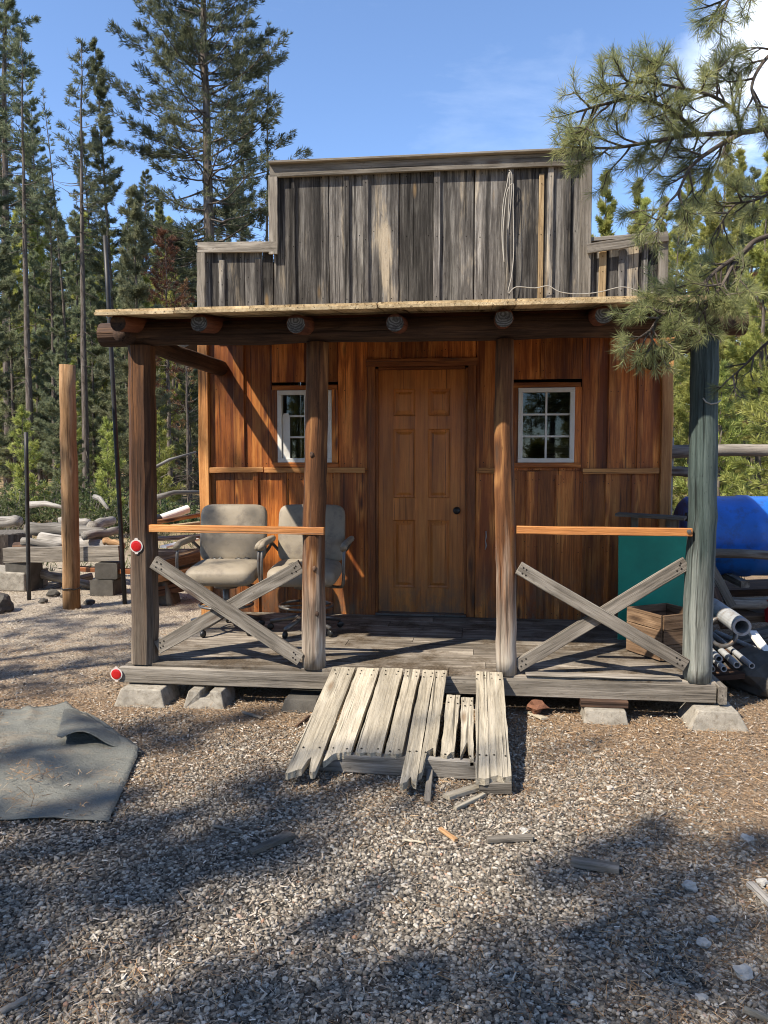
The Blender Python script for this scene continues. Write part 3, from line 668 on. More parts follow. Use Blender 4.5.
# braces & rails (outer faces nailed on, each pair crossing one in front of the other)
def brace(a, b, y, w_, rnd): mb = MB(); mb.board((a[0], y, a[1]), (b[0], y, b[1]), w_, 0.036, Zv, seg=7, jit=.002, rnd=rnd); [mb.nail((a[0]+(b[0]-a[0])*q+U(-.01, .01), y-.0185, a[1]+(b[1]-a[1])*q+e), (0, -1, 0), .0055) for q in (.03, .05, .95, .97) for e in (-.015, .018)]; mb.build('brace', M['grey'], cab)
brace((-2.03, 0.885), (-1.085, 0.285), YP-0.045, 0.085, .55); brace((-2.03, 0.325), (-1.085, 0.865), YP-0.003, 0.085, .7)
brace((0.25, 0.885), (1.225, 0.325), YP-0.045, 0.078, .6); brace((0.25, 0.275), (1.225, 0.925), YP-0.003, 0.078, .65)
for a, b, zz in ((-2.045, -0.93, (1.098, 1.092)), (0.235, 1.235, (1.112, 1.11))):
    mb = MB(); mb.board((a, YP-0.055, zz[0]), (b, YP-0.055, zz[1]), 0.046, 0.04, Zv, seg=4, jit=.001); mb.build('rail', M['rail'], cab)
bo = MB(); bo.lathe((1.215, YP-0.07, 1.115), [(0.013, 0), (0.013, 0.012), (0, 0.014)], 8, (0, -1, 0)); bo.build('rail_bolt', M['metal'], cab)
# beam, side beams, rafters, deck
bm_ = MB(); Q = [(-2.36+i*0.258, YP, 2.312+.004*math.sin(i*1.3)) for i in range(16)]; bm_.tube(Q, [0.073+.004*math.sin(i*2.1) for i in range(16)], 14, jit=.02); bm_.build('porch_beam', M['log_dark'], cab, smooth=False)
for x, z1_ in ((-2.16, 2.30), (1.36, 2.30)):
    sb = MB(); sb.tube([(x, YP-0.15, 2.30), (x, 5.4, 2.29), (x, YW+0.02, 2.30)], [.058, .062, .065], 12, jit=.02); sb.build('side_beam', M['log_dark'], cab, smooth=True)
SL = (2.62-2.345)/(YW-4.25)
for px, py in ((118, 322), (199, 323), (296, 324), (395, 323), (504, 318), (604, 315), (700, 312)):
    e = at(px, py, 4.36); r_ = U(.047, .056)
    if px in (118,): e = at(118, 323, 4.36); r_ = .05
    ra = MB(); ra.tube([e, e+Vector((0, 1.0, SL)), e+Vector((0, 1.98, 1.98*SL))], [r_, r_, r_*.95], 14, cap=True, jit=.03); ro = ra.build('rafter', M['log_red'], cab, smooth=True)
    en = MB(); en.lathe(e, [(r_*.97, 0), (r_*.93, .004), (0.0, .006)], 14, (0, -1, 0)); en.build('cut_end', M['log_dark' if px == 118 else 'log_end'], ro)
bd = MB(); bd.board((-2.2, 4.83, 2.40), (1.38, 4.83, 2.40), 0.09, 0.025, Zv, seg=5); bd.board((-2.2, YW-0.022, 2.62), (1.4, YW-0.022, 2.62), 0.16, 0.03, Zv, seg=5); bd.build('blocking_board', M['log_red'], cab)
dk = MB(); xs = [-2.2, -1.72, -1.28, -0.55, 0.2, 0.85, 1.26]
for i, (a, b) in enumerate(zip(xs, xs[1:])):
    y0 = 4.25+U(-.01, .02); zo = 2.363+.028*SL
    A = Vector(((a+b)/2, y0, zo+U(-.002, .002))); B = Vector(((a+b)/2, YW-0.04, zo+(YW-0.04-y0)*SL)); dk.board(A, B, b-a-.004, 0.018, Xv, seg=3, jit=.002)
    dk.board(A+Vector((0, .015, .0185)), B+Vector((0, 0, .0185)), b-a-.006, 0.014, Xv, seg=3, jit=.002)
prf = dk.build('porch_roof', M['deck'], cab)
# reflectors
def reflector(c, r, parent):
    mb = MB(); pts = []
    for k in range(40):
        t = 2*math.pi*k/40; q = r*1.0
        if abs(math.cos(t)) > .985: q = r*1.22
        pts.append(Vector(c)+Vector((math.sin(t)*q, 0, math.cos(t)*q)))
    mb.prism(pts, (0, -1, 0), 0.004); rim = mb.build('reflector', M['rim'], parent)
    m2 = MB(); m2.lathe(Vector(c)+Vector((0, -.004, 0)), [(r*.80, 0), (r*.80, .003), (r*.5, .006), (0, .007)], 28, (0, -1, 0)); m2.build('red_lens', M['red'], rim)
reflector(at(136.5, 546, YP-0.076), 0.042, cab); reflector(at(116.5, 674, YF-0.012), 0.040, cab)

hk = MB(); h0 = at(486, 531, YW-.012); hk.tube([h0, h0+Vector((.002, -.004, -.05)), h0+Vector((-.004, -.004, -.08)), h0+Vector((.004, -.003, -.12)), h0+Vector((-.006, -.002, -.155))], [.004, .006, .003, .007, .003], 6); tag(hk.build('key_tag', M['cord'], base=h0, smooth=True), 'small pale key tag hanging on the wall right of the door', 'key tag')
sg = MB(); sg.tube([at(x, y, YP-.083+.01*abs(x-711)/8) for x, y in ((703, 398), (706, 402), (711, 404), (717, 403), (721, 400))], .004, 6); tag(sg.build('string', M['cord'], base=at(711, 403, YP-.08), smooth=True), 'short white string sagging across the green corner post', 'string')
# ------------------------------------------------------------------ cord hung on the false front
cd = MB(); yc = YB-0.062
pts = [(509, 172), (507, 185), (503, 205), (502, 235), (504, 262), (503, 236), (505, 206), (508, 190), (513, 184), (513, 205), (514, 250), (512, 275), (508, 293), (516, 287), (535, 288), (548, 286), (560, 292), (580, 294), (600, 292), (622, 287), (640, 291), (662, 294)]
P = [at(x+U(-.3, .3), y, yc) for x, y in pts]
def smooth_path(P, n=5):
    out = []
    for i in range(len(P)-1):
        a, b, c, d = P[max(i-1, 0)], P[i], P[i+1], P[min(i+2, len(P)-1)]
        for k in range(n):
            t = k/n; out.append(0.5*((2*b)+(c-a)*t+(2*a-5*b+4*c-d)*t*t+(3*b-a-3*c+d)*t**3))
    return out+[P[-1]]
cd.tube(smooth_path(P), 0.0038, 6, cap=True)
cd.tube(smooth_path([at(x, y, yc-.004) for x, y in ((509, 170), (512, 176), (511, 200), (508, 230), (509, 200), (510, 172))]), 0.0035, 6)
tag(cd.build('cord', M['cord'], smooth=True, base=at(509, 170, yc)), 'pale cord hanging in loops down the grey false front', 'cord')

# ------------------------------------------------------------------ blocks under the porch
def pier(px, w_, top, d, label, mat='concrete', notch=False, h=0.115, y=4.62, name='pier_block', cat='concrete block'):
    x = px; mb = MB(); a, b = w_/2, top/2
    prof = [(-a, 0), (a, 0), (b, h), (.03, h), (.03, h-.045), (-.03, h-.045), (-.03, h), (-b, h)] if notch else [(-a, 0), (a, 0), (b, h), (-b, h)]
    mb.prism([(x+p, y-d/2-(.03 if q == 0 else 0), q-0.012) for p, q in prof], (0, 1, 0), d)
    o = mb.build(name, M[mat], base=(x, y, 0), soft=0.008); tag(o, label, cat, 'blocks under the porch')
pier(-2.07, .34, .26, .26, 'sloped concrete pier block under the corner with the red reflector')
pier(-1.66, .27, .21, .24, 'concrete block with a notch in its top under the porch', notch=True)
pier(-1.06, .24, .2, .2, 'low brownish block beside the top of the ramp', 'rock_dark', h=.08)
pier(0.75, .26, .23, .24, 'flat concrete block under the middle of the right railing', h=.09)
pier(1.37, .34, .22, .28, 'rough sloped concrete pier block under the green corner post')
cp = MB(); cp.box((.75, 4.64, .1), (.27, .2, .04)); tag(cp.build('shim_board', M['log_dark'], base=(.75, 4.64, .08)), 'dark wooden shim on the flat block below the right railing', 'shim')
bk_ = MB(); bk_.lump((0.36, 4.60, .055), (.06, .05, .045), 4, 2, .45); tag(bk_.build('broken_brick', M['brick'], base=(.36, 4.6, 0)), 'broken reddish brick lying under the porch right of the ramp', 'brick')
bs = MB(); bs.board(gnd(527, 712), gnd(545, 722)+Vector((0, 0, .02)), .05, .012, Xv); tag(bs.build('wood_scrap', M['ramp'], base=gnd(527, 712)), 'small pale wood scrap leaning by the broken brick', 'wood scrap')

# ------------------------------------------------------------------ ramp
ramp = thing('ramp', 'broken plank ramp of bleached boards leading up to the porch', 'ramp', (-0.36, 4.0, 0))
RS = (0.262-0.115)/(4.60-3.62)
def rz(y): return 0.115+(y-3.62)*RS
def plank(x0, x1, x0b, x1b, y0, y1, ends, zoff=0.0, rnd=.6):
    "deck plank from far y0 to near y1; ends = ragged near-end offsets across the width"
    n = len(ends); mb = MB(); off = (U(-40, 40), U(-40, 40), U(-40, 40)); t = 0.032; rows = 10; vs, gs, fs = [], [], []
    for j in range(rows+1):
        q = j/rows
        for k in range(n):
            s = k/(n-1); y = y0+(y1+ends[k]-y0)*q; a = x0+(x0b-x0)*q; b = x1+(x1b-x1)*q; x = a+(b-a)*s + (U(-.0025, .0025) if 0 < j < rows else 0)
            z = rz(y)+zoff+.0016*math.sin(7*q+9*s+off[0])
            vs.append((x, y, z)); gs.append((y+off[0], x+off[1], off[2]))
    m = len(vs); vs += [(x, y, z-t) for x, y, z in vs]; gs += [(a, b, c+t) for a, b, c in gs]
    for j in range(rows):
        for k in range(n-1):
            a = j*n+k; fs.append((a, a+n, a+n+1, a+1)); fs.append((m+a, m+a+1, m+a+n+1, m+a+n))
        a = j*n; fs.append((a, m+a, m+a+n, a+n)); a = j*n+n-1; fs.append((a, a+n, m+a+n, m+a))
    for k in range(n-1): fs.append((k, k+1, m+k+1, m+k)); a = rows*n+k; fs.append((a, m+a, m+a+1, a+1))
    mb.add(vs, fs, gs, rnd)
    for yy in (y0-.045, y0-.1, YE+.035):
        if yy < 4.1 and y0 < 4.2 and yy > 3.7: continue
        for q in (.22, .78):
            f_ = (y0-yy)/(y0-y1); xx = (x0+(x0b-x0)*f_)*(1-q)+(x1+(x1b-x1)*f_)*q; mb.nail((xx+U(-.008, .008), yy+U(-.012, .012), rz(yy)+zoff+.0022), (0, -.15, 1), .005)
    return mb.build('plank', M['ramp'], ramp)
YT, YE = 4.585, 3.60
plank(-.872, -.732, -.872, -.735, YT, 3.40, [0, -.004, .006, .012, .022, .03, .034, .12, .15, .05, .018, .012, .02], rnd=.6)
plank(-.718, -.584, -.716, -.598, YT, 3.46, [.05, .06, .085, .11, .128, .134, .13, .14, .137, .146, .142, .145], rnd=.75)
plank(-.568, -.440, -.578, -.450, YT+.01, YE, [.02, .0, .012, .0, .015, .005], rnd=.5)
plank(-.424, -.334, -.432, -.350, YT, YE, [.0, .01, .0, .02], rnd=.65)
plank(-.318, -.248, -.335, -.262, YT, 3.36, [.0, .0, .015, .06, .02, .01], rnd=.6)
plank(-.244, -.172, -.257, -.190, YT, YE, [-.16, -.14, .05, .06, .08, .03], rnd=.6)
plank(-.160, -.085, -.165, -.100, 4.27, 3.62, [.02, .0, .0, .03, .04], -.004, rnd=.7)
plank(-.080, -.012, -.070, -.006, 4.25, 3.60, [.02, .1, .17, .0, .0], -.006, rnd=.3)
plank(.000, .062, .004, .066, YT, 3.43, [0, .005, .0, .01], .0, rnd=.7)
plank(.067, .158, .071, .166, YT, 3.45, [.0, .012, .0, .015], .0, rnd=.55)
cb = MB(); cb.board((-.78, YE+.025, .052), (.16, YE+.025, .052), .085, .05, Zv, seg=7, jit=.003, rnd=.2); cb.build('cross_beam', M['log_grey'], ramp)
for x in (-.8, -.35, .12): st = MB(); st.board((x, 4.52, .12), (x, 3.68, .035), .04, .09, Xv, seg=3); st.build('stringer', M['grey'], ramp)
ub = MB(); ub.board((0.02, 3.46, .035), (.165, 3.47, .035), .055, .045, Zv, seg=3, rnd=.3); ub.build('end_block', M['grey'], ramp)
# broken pieces in front of the ramp, lying on the gravel
def scrap(a, b, w_, t, mat, name, label, cat, z=.012, w1=None, lift=0.0, group=None):
    p, q = gnd(*a), gnd(*b); p.z = gz(p.x, p.y)+z; q.z = gz(q.x, q.y)+z+lift
    mb = MB(); d = (q-p); side = d.cross(Zv); mb.board(p, q, w_, t, side, seg=5, jit=.002, w1=w1); tag(mb.build(name, M[mat], base=p), label, cat, group)
scrap((446, 803), (482, 790), .045, .02, 'ramp', 'broken_plank', 'short split plank piece under the right end of the ramp', 'plank', .02)
scrap((455, 813), (484, 799), .022, .018, 'ramp', 'broken_plank', 'narrow split plank piece in front of its wider twin by the ramp', 'plank', .014)
scrap((427, 806), (430, 780), .03, .02, 'grey', 'broken_plank', 'grey plank splinter standing on end below the ramp front', 'plank', .012, lift=.03)
scrap((250, 858), (291, 838), .022, .02, 'grey', 'wood_chunk', 'tapered grey wood chunk on the shaded gravel left of the ramp', 'wood chunk', .016, w1=.06)
scrap((487, 845), (532, 843), .024, .022, 'grey', 'stick', 'short grey stick on the gravel below the ramp', 'stick', .016)
scrap((571, 867), (619, 875), .04, .026, 'grey', 'wood_block', 'light grey wedge of wood with a pointed end on the gravel', 'wood block', .018, w1=.05)
scrap((440, 832), (456, 843), .02, .012, 'pole', 'wood_chip', 'curled tan wood chip near the short grey stick', 'wood chip', .012)
scrap((404, 841), (424, 844), .01, .008, 'ramp', 'wood_chip', 'thin tan sliver of wood left of the curled chip', 'wood chip', .01)
scrap((750, 888), (772, 908), .03, .02, 'log_grey', 'wood_piece', 'pale splintered wood piece at the right edge of the gravel', 'wood piece', .015)
scrap((744, 1012), (772, 1023), .018, .015, 'ramp', 'stick', 'pale stick in the lower right corner among orange needles', 'stick', .012)
scrap((213, 828), (243, 837), .012, .01, 'grey', 'stick', 'thin twig on the gravel beside the grey cloth', 'stick', .01)
scrap((0, 1016), (25, 1004), .02, .012, 'grey', 'stick', 'grey stick at the lower left corner of the yard', 'stick', .012)
scrap((243, 713), (262, 720), .02, .012, 'grey', 'stick', 'bent grey twig on the litter below the left porch', 'stick', .012)
scrap((297, 727), (309, 717), .014, .012, 'log_dark', 'stick', 'dark curved twig touching the left side of the ramp', 'stick', .012)
for i, (px, py, s, lab) in enumerate([(691, 889, .024, 'white fist sized stone on the gravel beside orange needles'), (744, 976, .026, 'largest white stone, near the lower right corner'), (524, 832, .017, 'small white stone behind the short grey stick'), (747, 841, .022, 'pale pointed stone near the right edge of the yard'), (712, 921, .016, 'twin white pebble below the fist sized stone'), (703, 945, .02, 'upright pale stone chip among the pebbles'), (762, 884, .018, 'flat white stone beside the splintered wood piece'), (610, 789, .014, 'little pale stone in the sunlit litter before the right railing'), (702, 1000, .015, 'pale flat pebble left of the largest white stone')]):
    p = gnd(px, py); mb = MB(); mb.lump((p.x, p.y, s*.4), (s*1.15, s*.95, s*.75), i, 2, .4); tag(mb.build('stone', M['rock'], base=(p.x, p.y, 0)), lab, 'stone', 'white stones on the gravel')

# ------------------------------------------------------------------ grey cloth with a folded corner
def cloth():
    NU, NV = 90, 46; vs = []; fs = []
    for j in range(NV+1):
        v = j/NV
        for i in range(NU+1):
            u = i/NU
            x0 = -4.6; far = Vector((-2.47+.0, 4.33)); tip = Vector((-1.72, 3.69)); near = Vector((-1.53, 2.99))
            if v < .52: q = v/.52; xr = near.x+(tip.x-near.x)*q; yr = near.y+(tip.y-near.y)*q
            else: q = (v-.52)/.48; xr = tip.x+(far.x-tip.x)*q; yr = tip.y+(far.y-tip.y)*q
            yl = 2.72+(4.18-2.72)*v; x = x0+(xr-x0)*u; y = yl+(yr-yl)*u
            y += .012*mnoise.noise(Vector((x*3, v*2, 1)))
            z = gz(x, y)+.014+.018*max(0, mnoise.noise(Vector((x*1.6+y, y*3.5, 7))))+.012*mnoise.noise(Vector((x*4, y*5, 2)))
            z += .05*math.exp(-((x+2.47-.1*(4.33-y))**2/.003))*max(0, (y-3.85))*.8 + .007*mnoise.noise(Vector((x*9+y*4, y*14, 4))) + .016*max(0, .12-abs(mnoise.noise(Vector((x*1.9, y*2.6, 13)))))/.12
            if v > .52: z += .035*max(0, (u-.86)/.14)
            vs.append((x, y, z))
    n = NU+1
    for j in range(NV):
        for i in range(NU): a = j*n+i; fs.append((a, a+1, a+n+1, a+n))
    mb = MB(); mb.add(vs, fs, vs, .5); root = mb.build('ground_cloth', M['tarp'], smooth=True, base=(-2.6, 3.6, 0))
    s = root.modifiers.new('thick', 'SOLIDIFY'); s.thickness = .003; s.offset = 1
    # the flap turned over from the missing corner
    A = Vector((-2.47, 4.34)); B = Vector((-1.70, 3.68)); T = Vector((-2.17, 3.70)); N = 26; vs = []; fs = []
    for j in range(N+1):
        q = j/N
        for i in range(N+1):
            s_ = i/N; e = A.lerp(B, s_); k = T.lerp(e, .0)
            base = e; tgt = A.lerp(T, s_*1.0) if s_ < .5 else None
            # free edge runs A -> T -> B
            fe = A.lerp(T, s_/.55) if s_ < .55 else T.lerp(B, (s_-.55)/.45)
            p = base.lerp(fe, q)
            bulge = math.sin(math.pi*min(1, s_*1.02))
            z = gz(p.x, p.y)+.03+bulge*(.04*math.sin(math.pi*q*.72)+.012) + .06*q**1.5*max(0, math.sin(s_*12.5-1.0))*bulge
            if q == 0: z = gz(p.x, p.y)+.045*bulge+.02
            vs.append((p.x, p.y, z))
    n = N+1
    for j in range(N):
        for i in range(N): a = j*n+i; fs.append((a, a+n, a+n+1, a+1))
    mb = MB(); mb.add(vs, fs, vs, .5); f = mb.build('folded_corner', M['tarp'], root, smooth=True)
    s = f.modifiers.new('thick', 'SOLIDIFY'); s.thickness = .004; s.offset = 1
    tag(root, 'grey felt ground cloth with one corner folded over on the gravel', 'cloth')
cloth()

# ------------------------------------------------------------------ chairs
def cushion(c, sz, tilt=0.0, crown=.02, n=10, round_=.35):
    "padded cushion: superellipsoid slab"
    mb = MB(); vs = []; fs = []; nu, nv = 28, 14
    m = Matrix.Rotation(tilt, 3, 'X'); c = Vector(c)
    sp_ = lambda v, e: math.copysign(abs(v)**e, v)
    for j in range(nv+1):
        ph = -math.pi/2+math.pi*j/nv
        for i in range(nu):
            t = 2*math.pi*i/nu
            p = Vector((sz[0]/2*sp_(math.cos(ph), .45)*sp_(math.cos(t), round_), sz[1]/2*sp_(math.cos(ph), .45)*sp_(math.sin(t), round_), sz[2]/2*sp_(math.sin(ph), .6)))
            p.z += .004*mnoise.noise(p*14+c*3); vs.append(c+m @ p)
    for j in range(nv):
        for i in range(nu): a = j*nu+i; b = j*nu+(i+1) % nu; fs.append((a, b, b+nu, a+nu))
    mb.add(vs, fs, vs, .5); return mb
def make_chair(x, y, label, rz_):
    t = thing('bar_chair', label, 'chair', (x, y, ZF), 'swivel chairs on the porch')
    o = Vector((x, y, ZF))
    cushion(o+Vector((0, -.02, .45)), (.52, .5, .15), R(4)).build('seat', M['vinyl'], t, smooth=True)
    b = cushion(o+Vector((0, .26, .72)), (.53, .46, .12), R(90-10), round_=.3); b.build('backrest', M['vinyl'], t, smooth=True)
    for s in (-1, 1):
        ap = MB(); q = o+Vector((s*.315, 0, .66))
        ap.tube(smooth_path([q+Vector((0, .22, .02)), q+Vector((0, .05, .02)), q+Vector((0, -.14, .015)), q+Vector((0, -.2, -.005))]), .032, 10, flat=.75)
        a = ap.build('armrest', M['vinyl'], t, smooth=True)
        fr_ = MB(); fr_.tube(smooth_path([q+Vector((0, -.16, -.01)), q+Vector((0, -.19, -.12)), q+Vector((-s*.01, -.16, -.27)), q+Vector((-s*.06, -.05, -.31)), q+Vector((-s*.16, .0, -.31))]), .012, 8)
        fr_.build('arm_frame', M['metal'], a, smooth=True); fr_ = MB(); fr_.tube(smooth_path([q+Vector((0, .2, .0)), q+Vector((-s*.03, .25, -.05)), q+Vector((-s*.07, .27, -.1))]), .012, 8); fr_.build('arm_frame', M['metal'], a, smooth=True)
    pd = MB(); pd.tube([o+Vector((0, 0, .36)), o+Vector((0, 0, .1))], .026, 12); pd.tube([o+Vector((0, 0, .37)), o+Vector((0, 0, .33))], .09, 12)
    pd.build('pedestal', M['metal'], t, smooth=True)
    rg = MB(); rg.tube([o+Vector((.2*math.cos(k*math.pi/14), .2*math.sin(k*math.pi/14), .2)) for k in range(29)], .010, 8)
    for k in range(4): rg.tube([o+Vector((0, 0, .2)), o+Vector((.2*math.cos(k*math.pi/2+.4), .2*math.sin(k*math.pi/2+.4), .2))], .007, 6)
    rg.build('foot_ring', M['metal'], t, smooth=True)
    for k in range(5):
        a = k*2*math.pi/5+.55; d = Vector((math.cos(a), math.sin(a), 0)); lg = MB()
        lg.tube([o+Vector((0, 0, .13)), o+d*.14+Vector((0, 0, .095)), o+d*.28+Vector((0, 0, .065))], [.024, .02, .016], 8); l_ = lg.build('leg', M['metal'], t, smooth=True)
        cs = MB(); cs.lathe(o+d*.28+Vector((0, 0, .027))-d.cross(Zv)*.012, [(.02, 0), (.026, .004), (.026, .02), (.02, .024)], 12, d.cross(Zv)); cs.build('caster', M['black'], l_, smooth=True)
    t.rotation_euler.z = rz_
    return t
ch1 = make_chair(-1.89, 5.62, 'grey vinyl swivel chair with a split seat, nearer the left end of the porch', R(4))
for dx, wd_ in ((-.1, .1), (.1, .13)):
    tm = MB(); Q = [Vector((-1.89+dx+wd_*(k/6-.5), 5.62+.135+.006*math.sin(k*2), ZF+.532+.004*math.sin(k*1.7))) for k in range(7)]; tm.tube(Q, [.002, .008, .011, .009, .012, .008, .002], 6, flat=.6); tm.build('seat_tear', M['black'], ch1, smooth=True)
make_chair(-1.28, 5.66, 'grey vinyl swivel chair behind the second porch post, beside the door', R(2))
def rips():
    pass

# ------------------------------------------------------------------ right end of the porch
pn = MB(); pn.box((1.27, 5.70, .60), (.50, .02, .76), R(0), tilt=(R(-4), 0), ch=.004); tag(pn.build('plastic_panel', M['teal'], base=(1.27, 5.70, ZF), soft=.006), 'flat dark green plastic panel leaning at the right end of the porch', 'panel')
cr_ = thing('wooden_crate', 'open brown wooden crate in front of the green panel', 'crate', (1.25, 5.28, ZF))
def crate():
    cx, cy, w_, d_, h_ = 1.25, 5.28, .34, .32, .30; a = R(30); m = Matrix.Rotation(a, 3, 'Z'); z = ZF+.004
    q = lambda x, y, zz: Vector((cx, cy, z+zz))+m @ Vector((x, y, 0))
    for nm, p0_, p1_ in (('side_wall', (-w_/2, -d_/2), (-w_/2, d_/2)), ('side_wall', (w_/2, -d_/2), (w_/2, d_/2)), ('front_board', (-w_/2+.012, -d_/2), (w_/2-.012, -d_/2)), ('back_board', (-w_/2+.012, d_/2), (w_/2-.012, d_/2))):
        mb = MB()
        for k in range(3): mb.board(q(*p0_, .05+k*.1), q(*p1_, .05+k*.1), .097, .016, Zv, seg=3)
        mb.build(nm, M['crate'], cr_)
    mb = MB(); mb.box(q(0, 0, .01), (w_-.03, d_-.03, .014), a); mb.build('base_board', M['crate'], cr_)
crate()
gb = MB(); gb.board((1.06, 6.02, 1.115), (1.52, 5.86, 1.10), .2, .022, (.2, 1, 0), seg=4); tag(gb.build('grey_board', M['grey'], base=(1.2, 5.95, 1.09)), 'flat grey board resting level above the green panel', 'board')
gp = MB(); gp.board((1.46, 6.0, 0), (1.46, 6.0, 1.09), .09, .045, Xv, seg=4); gp.board((1.2, 6.08, ZF), (1.2, 6.08, 1.10), .05, .04, Xv, seg=4); tag(gp.build('board_stand', M['grey'], base=(1.46, 6.0, 0)), 'pair of upright timbers holding up the flat grey board', 'stand')
# blue barrel on a pole rack
BY = 6.35
c0 = at(683, 540, BY); c1 = Vector((c0.x+1.35, BY+.12, c0.z)); rb_ = .315
bar = thing('blue_barrel', 'large blue plastic barrel lying on the pole rack right of the cabin', 'barrel', ((c0.x+c1.x)/2, BY, c0.z-rb_))
zc = at(740, 497, BY-.1).z-rb_; c0.z = c1.z = zc; ax = (c1-c0).normalized(); L_ = (c1-c0).length
mb = MB(); mb.lathe(c0, [(.0, .012), (rb_*.8, .012), (rb_*.9, 0), (rb_*.99, .03), (rb_, .08), (rb_, L_*.3), (rb_*1.03, L_*.32), (rb_*1.03, L_*.36), (rb_, L_*.38), (rb_, L_*.66), (rb_*1.03, L_*.68), (rb_*1.03, L_*.72), (rb_, L_*.74), (rb_, L_-.08), (rb_*.99, L_-.03), (rb_*.9, L_), (0, L_-.01)], 40, ax); mb.build('shell', M['blue'], bar, smooth=True)
mb = MB(); mb.lathe(c0+Vector((.0, -.14, .16)), [(.035, 0), (.035, .02), (0, .022)], 14, -ax); mb.build('bung', M['black'], bar)
rk = thing('pole_rack', 'rack of rough grey poles carrying the blue barrel', 'rack', (2.2, 5.95, 0))
def rail_(px0, py0, px1, py1, y0, y1, r, name='rail'):
    a, b = at(px0, py0, y0), at(px1, py1, y1); mb = MB(); Q = [a.lerp(b, k/8)+Vector((0, 0, U(-.006, .006))) for k in range(9)]; mb.tube(Q, [r*(1+U(-.06, .06)) for _ in Q], 10, jit=.05); return mb.build(name, M['grey'], rk, smooth=True)
rail_(672, 552, 800, 556, 5.95, 5.95, .035); rail_(672, 605, 800, 602, 5.9, 5.9, .045); rail_(672, 612, 800, 606, 6.75, 6.75, .045)
lr_ = MB()
for x in (1.72, 3.1):
    for y in (5.99, 6.72): mb = MB(); mb.tube([(x, y, -.05), (x+.01, y, .5), (x, y, 1.0)], .05, 10, jit=.04); mb.build('upright', M['grey'], rk, smooth=True)
a, b = at(708, 560, 5.86), at(732, 606, 5.84); mb = MB(); mb.board(a, b, .06, .03, Zv); mb.build('diagonal_strut', M['grey'], rk)
for k, x in enumerate((1.95, 2.6)): mb = MB(); mb.board((x, 5.85, .62+.0), (x, 6.85, .62), .06, .05, Xv); mb.build('cross_bearer', M['grey'], rk)
# log fence behind
fe = thing('pole_fence', 'weathered pole fence with one thick rail behind the blue barrel', 'fence', (2.6, 8.0, 0))
for (x0_, y0_, x1_, y1_, r) in ((640, 452, 830, 449, .065), (640, 470, 700, 472, .05)):
    a, b = at(x0_, y0_, 8.0), at(x1_, y1_, 8.0); mb = MB(); mb.tube([a.lerp(b, k/6)+Vector((0, 0, U(-.008, .008))) for k in range(7)], [r*(1+U(-.08, .08)) for _ in range(7)], 12, jit=.04); mb.build('rail', M['grey'], fe, smooth=True)
for x in (1.9, 4.2): mb = MB(); mb.tube([(x, 8.1, -.1), (x, 8.1, 1.75)], .07, 10, jit=.04); mb.build('fence_post', M['grey'], fe, smooth=True)
# pipes and boards in the heap by the green post
def pipe_(px0, py0, y0, px1, py1, y1, r, label, mat='pipe'):
    p, q = at(px0, py0, y0), at(px1, py1, y1); mb = MB(); mb.pipe(p, q, r, r*.72); tag(mb.build('pipe', M[mat], base=p, smooth=False), label, 'pipe', 'pipes heaped right of the porch')
pipe_(742, 627, 5.05, 690, 590, 6.3, .058, 'fat grey pipe with a wide open end, topmost of the pipe heap')
pipe_(752, 666, 5.0, 700, 624, 6.2, .018, 'thin grey pipe reaching farthest right in the heap')
pipe_(737, 665, 4.98, 690, 622, 6.2, .021, 'grey pipe second from the right in the low row of pipes')
pipe_(724, 669, 4.92, 690, 637, 5.9, .019, 'grey pipe with its end showing between two others, low in the heap')
pipe_(712, 669, 4.9, 690, 640, 5.9, .019, 'short grey pipe end peeping out beside the green post')
pipe_(719, 659, 5.02, 690, 630, 6.0, .022, 'grey pipe lying above the low row beside the green post')
pipe_(800, 668, 5.0, 716, 632, 5.9, .016, 'long thin pipe slanting to the right edge above the slab')
cl_ = MB(); p = at(722, 632, 5.35); cl_.tube([p+Vector((.09*math.cos(k*.35), .03*math.sin(k*.35), .09*math.sin(k*.35))) for k in range(19)], .016, 8); tag(cl_.build('hose_coil', M['metal'], base=p, smooth=True), 'dark coil of hose behind the fat pipe', 'hose')
def heap(a, b, w_, t, mat, label, name='board', cat='board'):
    mb = MB(); mb.board(a, b, w_, t, Zv.cross(Vector(b)-Vector(a)), seg=4); tag(mb.build(name, M[mat], base=a), label, cat, 'boards heaped right of the porch')
heap(at(690, 655, 5.4), at(790, 648, 5.6), .22, .05, 'log_dark', 'broad dark plank under the pipes')
heap(at(720, 645, 5.7), at(800, 625, 5.9), .18, .04, 'grey', 'grey plank behind the pipe heap, below the barrel')
heap(at(732, 612, 5.6), at(748, 626, 5.4), .05, .02, 'log_grey', 'thin pale lath sloping across the heap above the fat pipe')
heap(at(700, 672, 5.25), at(760, 668, 5.3), .3, .04, 'log_dark', 'dark low plank on the ground under the thin pipes')
heap(at(752, 632, 5.5), at(775, 662, 5.2), .06, .025, 'white', 'short white lath at the right edge of the heap')
heap(at(730, 600, 6.3), at(790, 618, 6.0), .12, .04, 'log_grey', 'split grey log slab directly below the blue barrel', 'log_slab', 'log')
heap(at(690, 590, 6.9), at(800, 586, 6.9), .5, .06, 'log_dark', 'wide dark board added to fill in the gloom under the blue barrel')  # dark board added so the space under the barrel reads as shaded
heap(at(695, 617, 6.1), at(800, 612, 6.2), .35, .05, 'crate', 'brown plank in the shade between the barrel and the pipes')
heap(at(712, 588, 5.75), at(726, 628, 5.6), .07, .04, 'log_dark', 'dark lath leaning against the lowest rack pole')
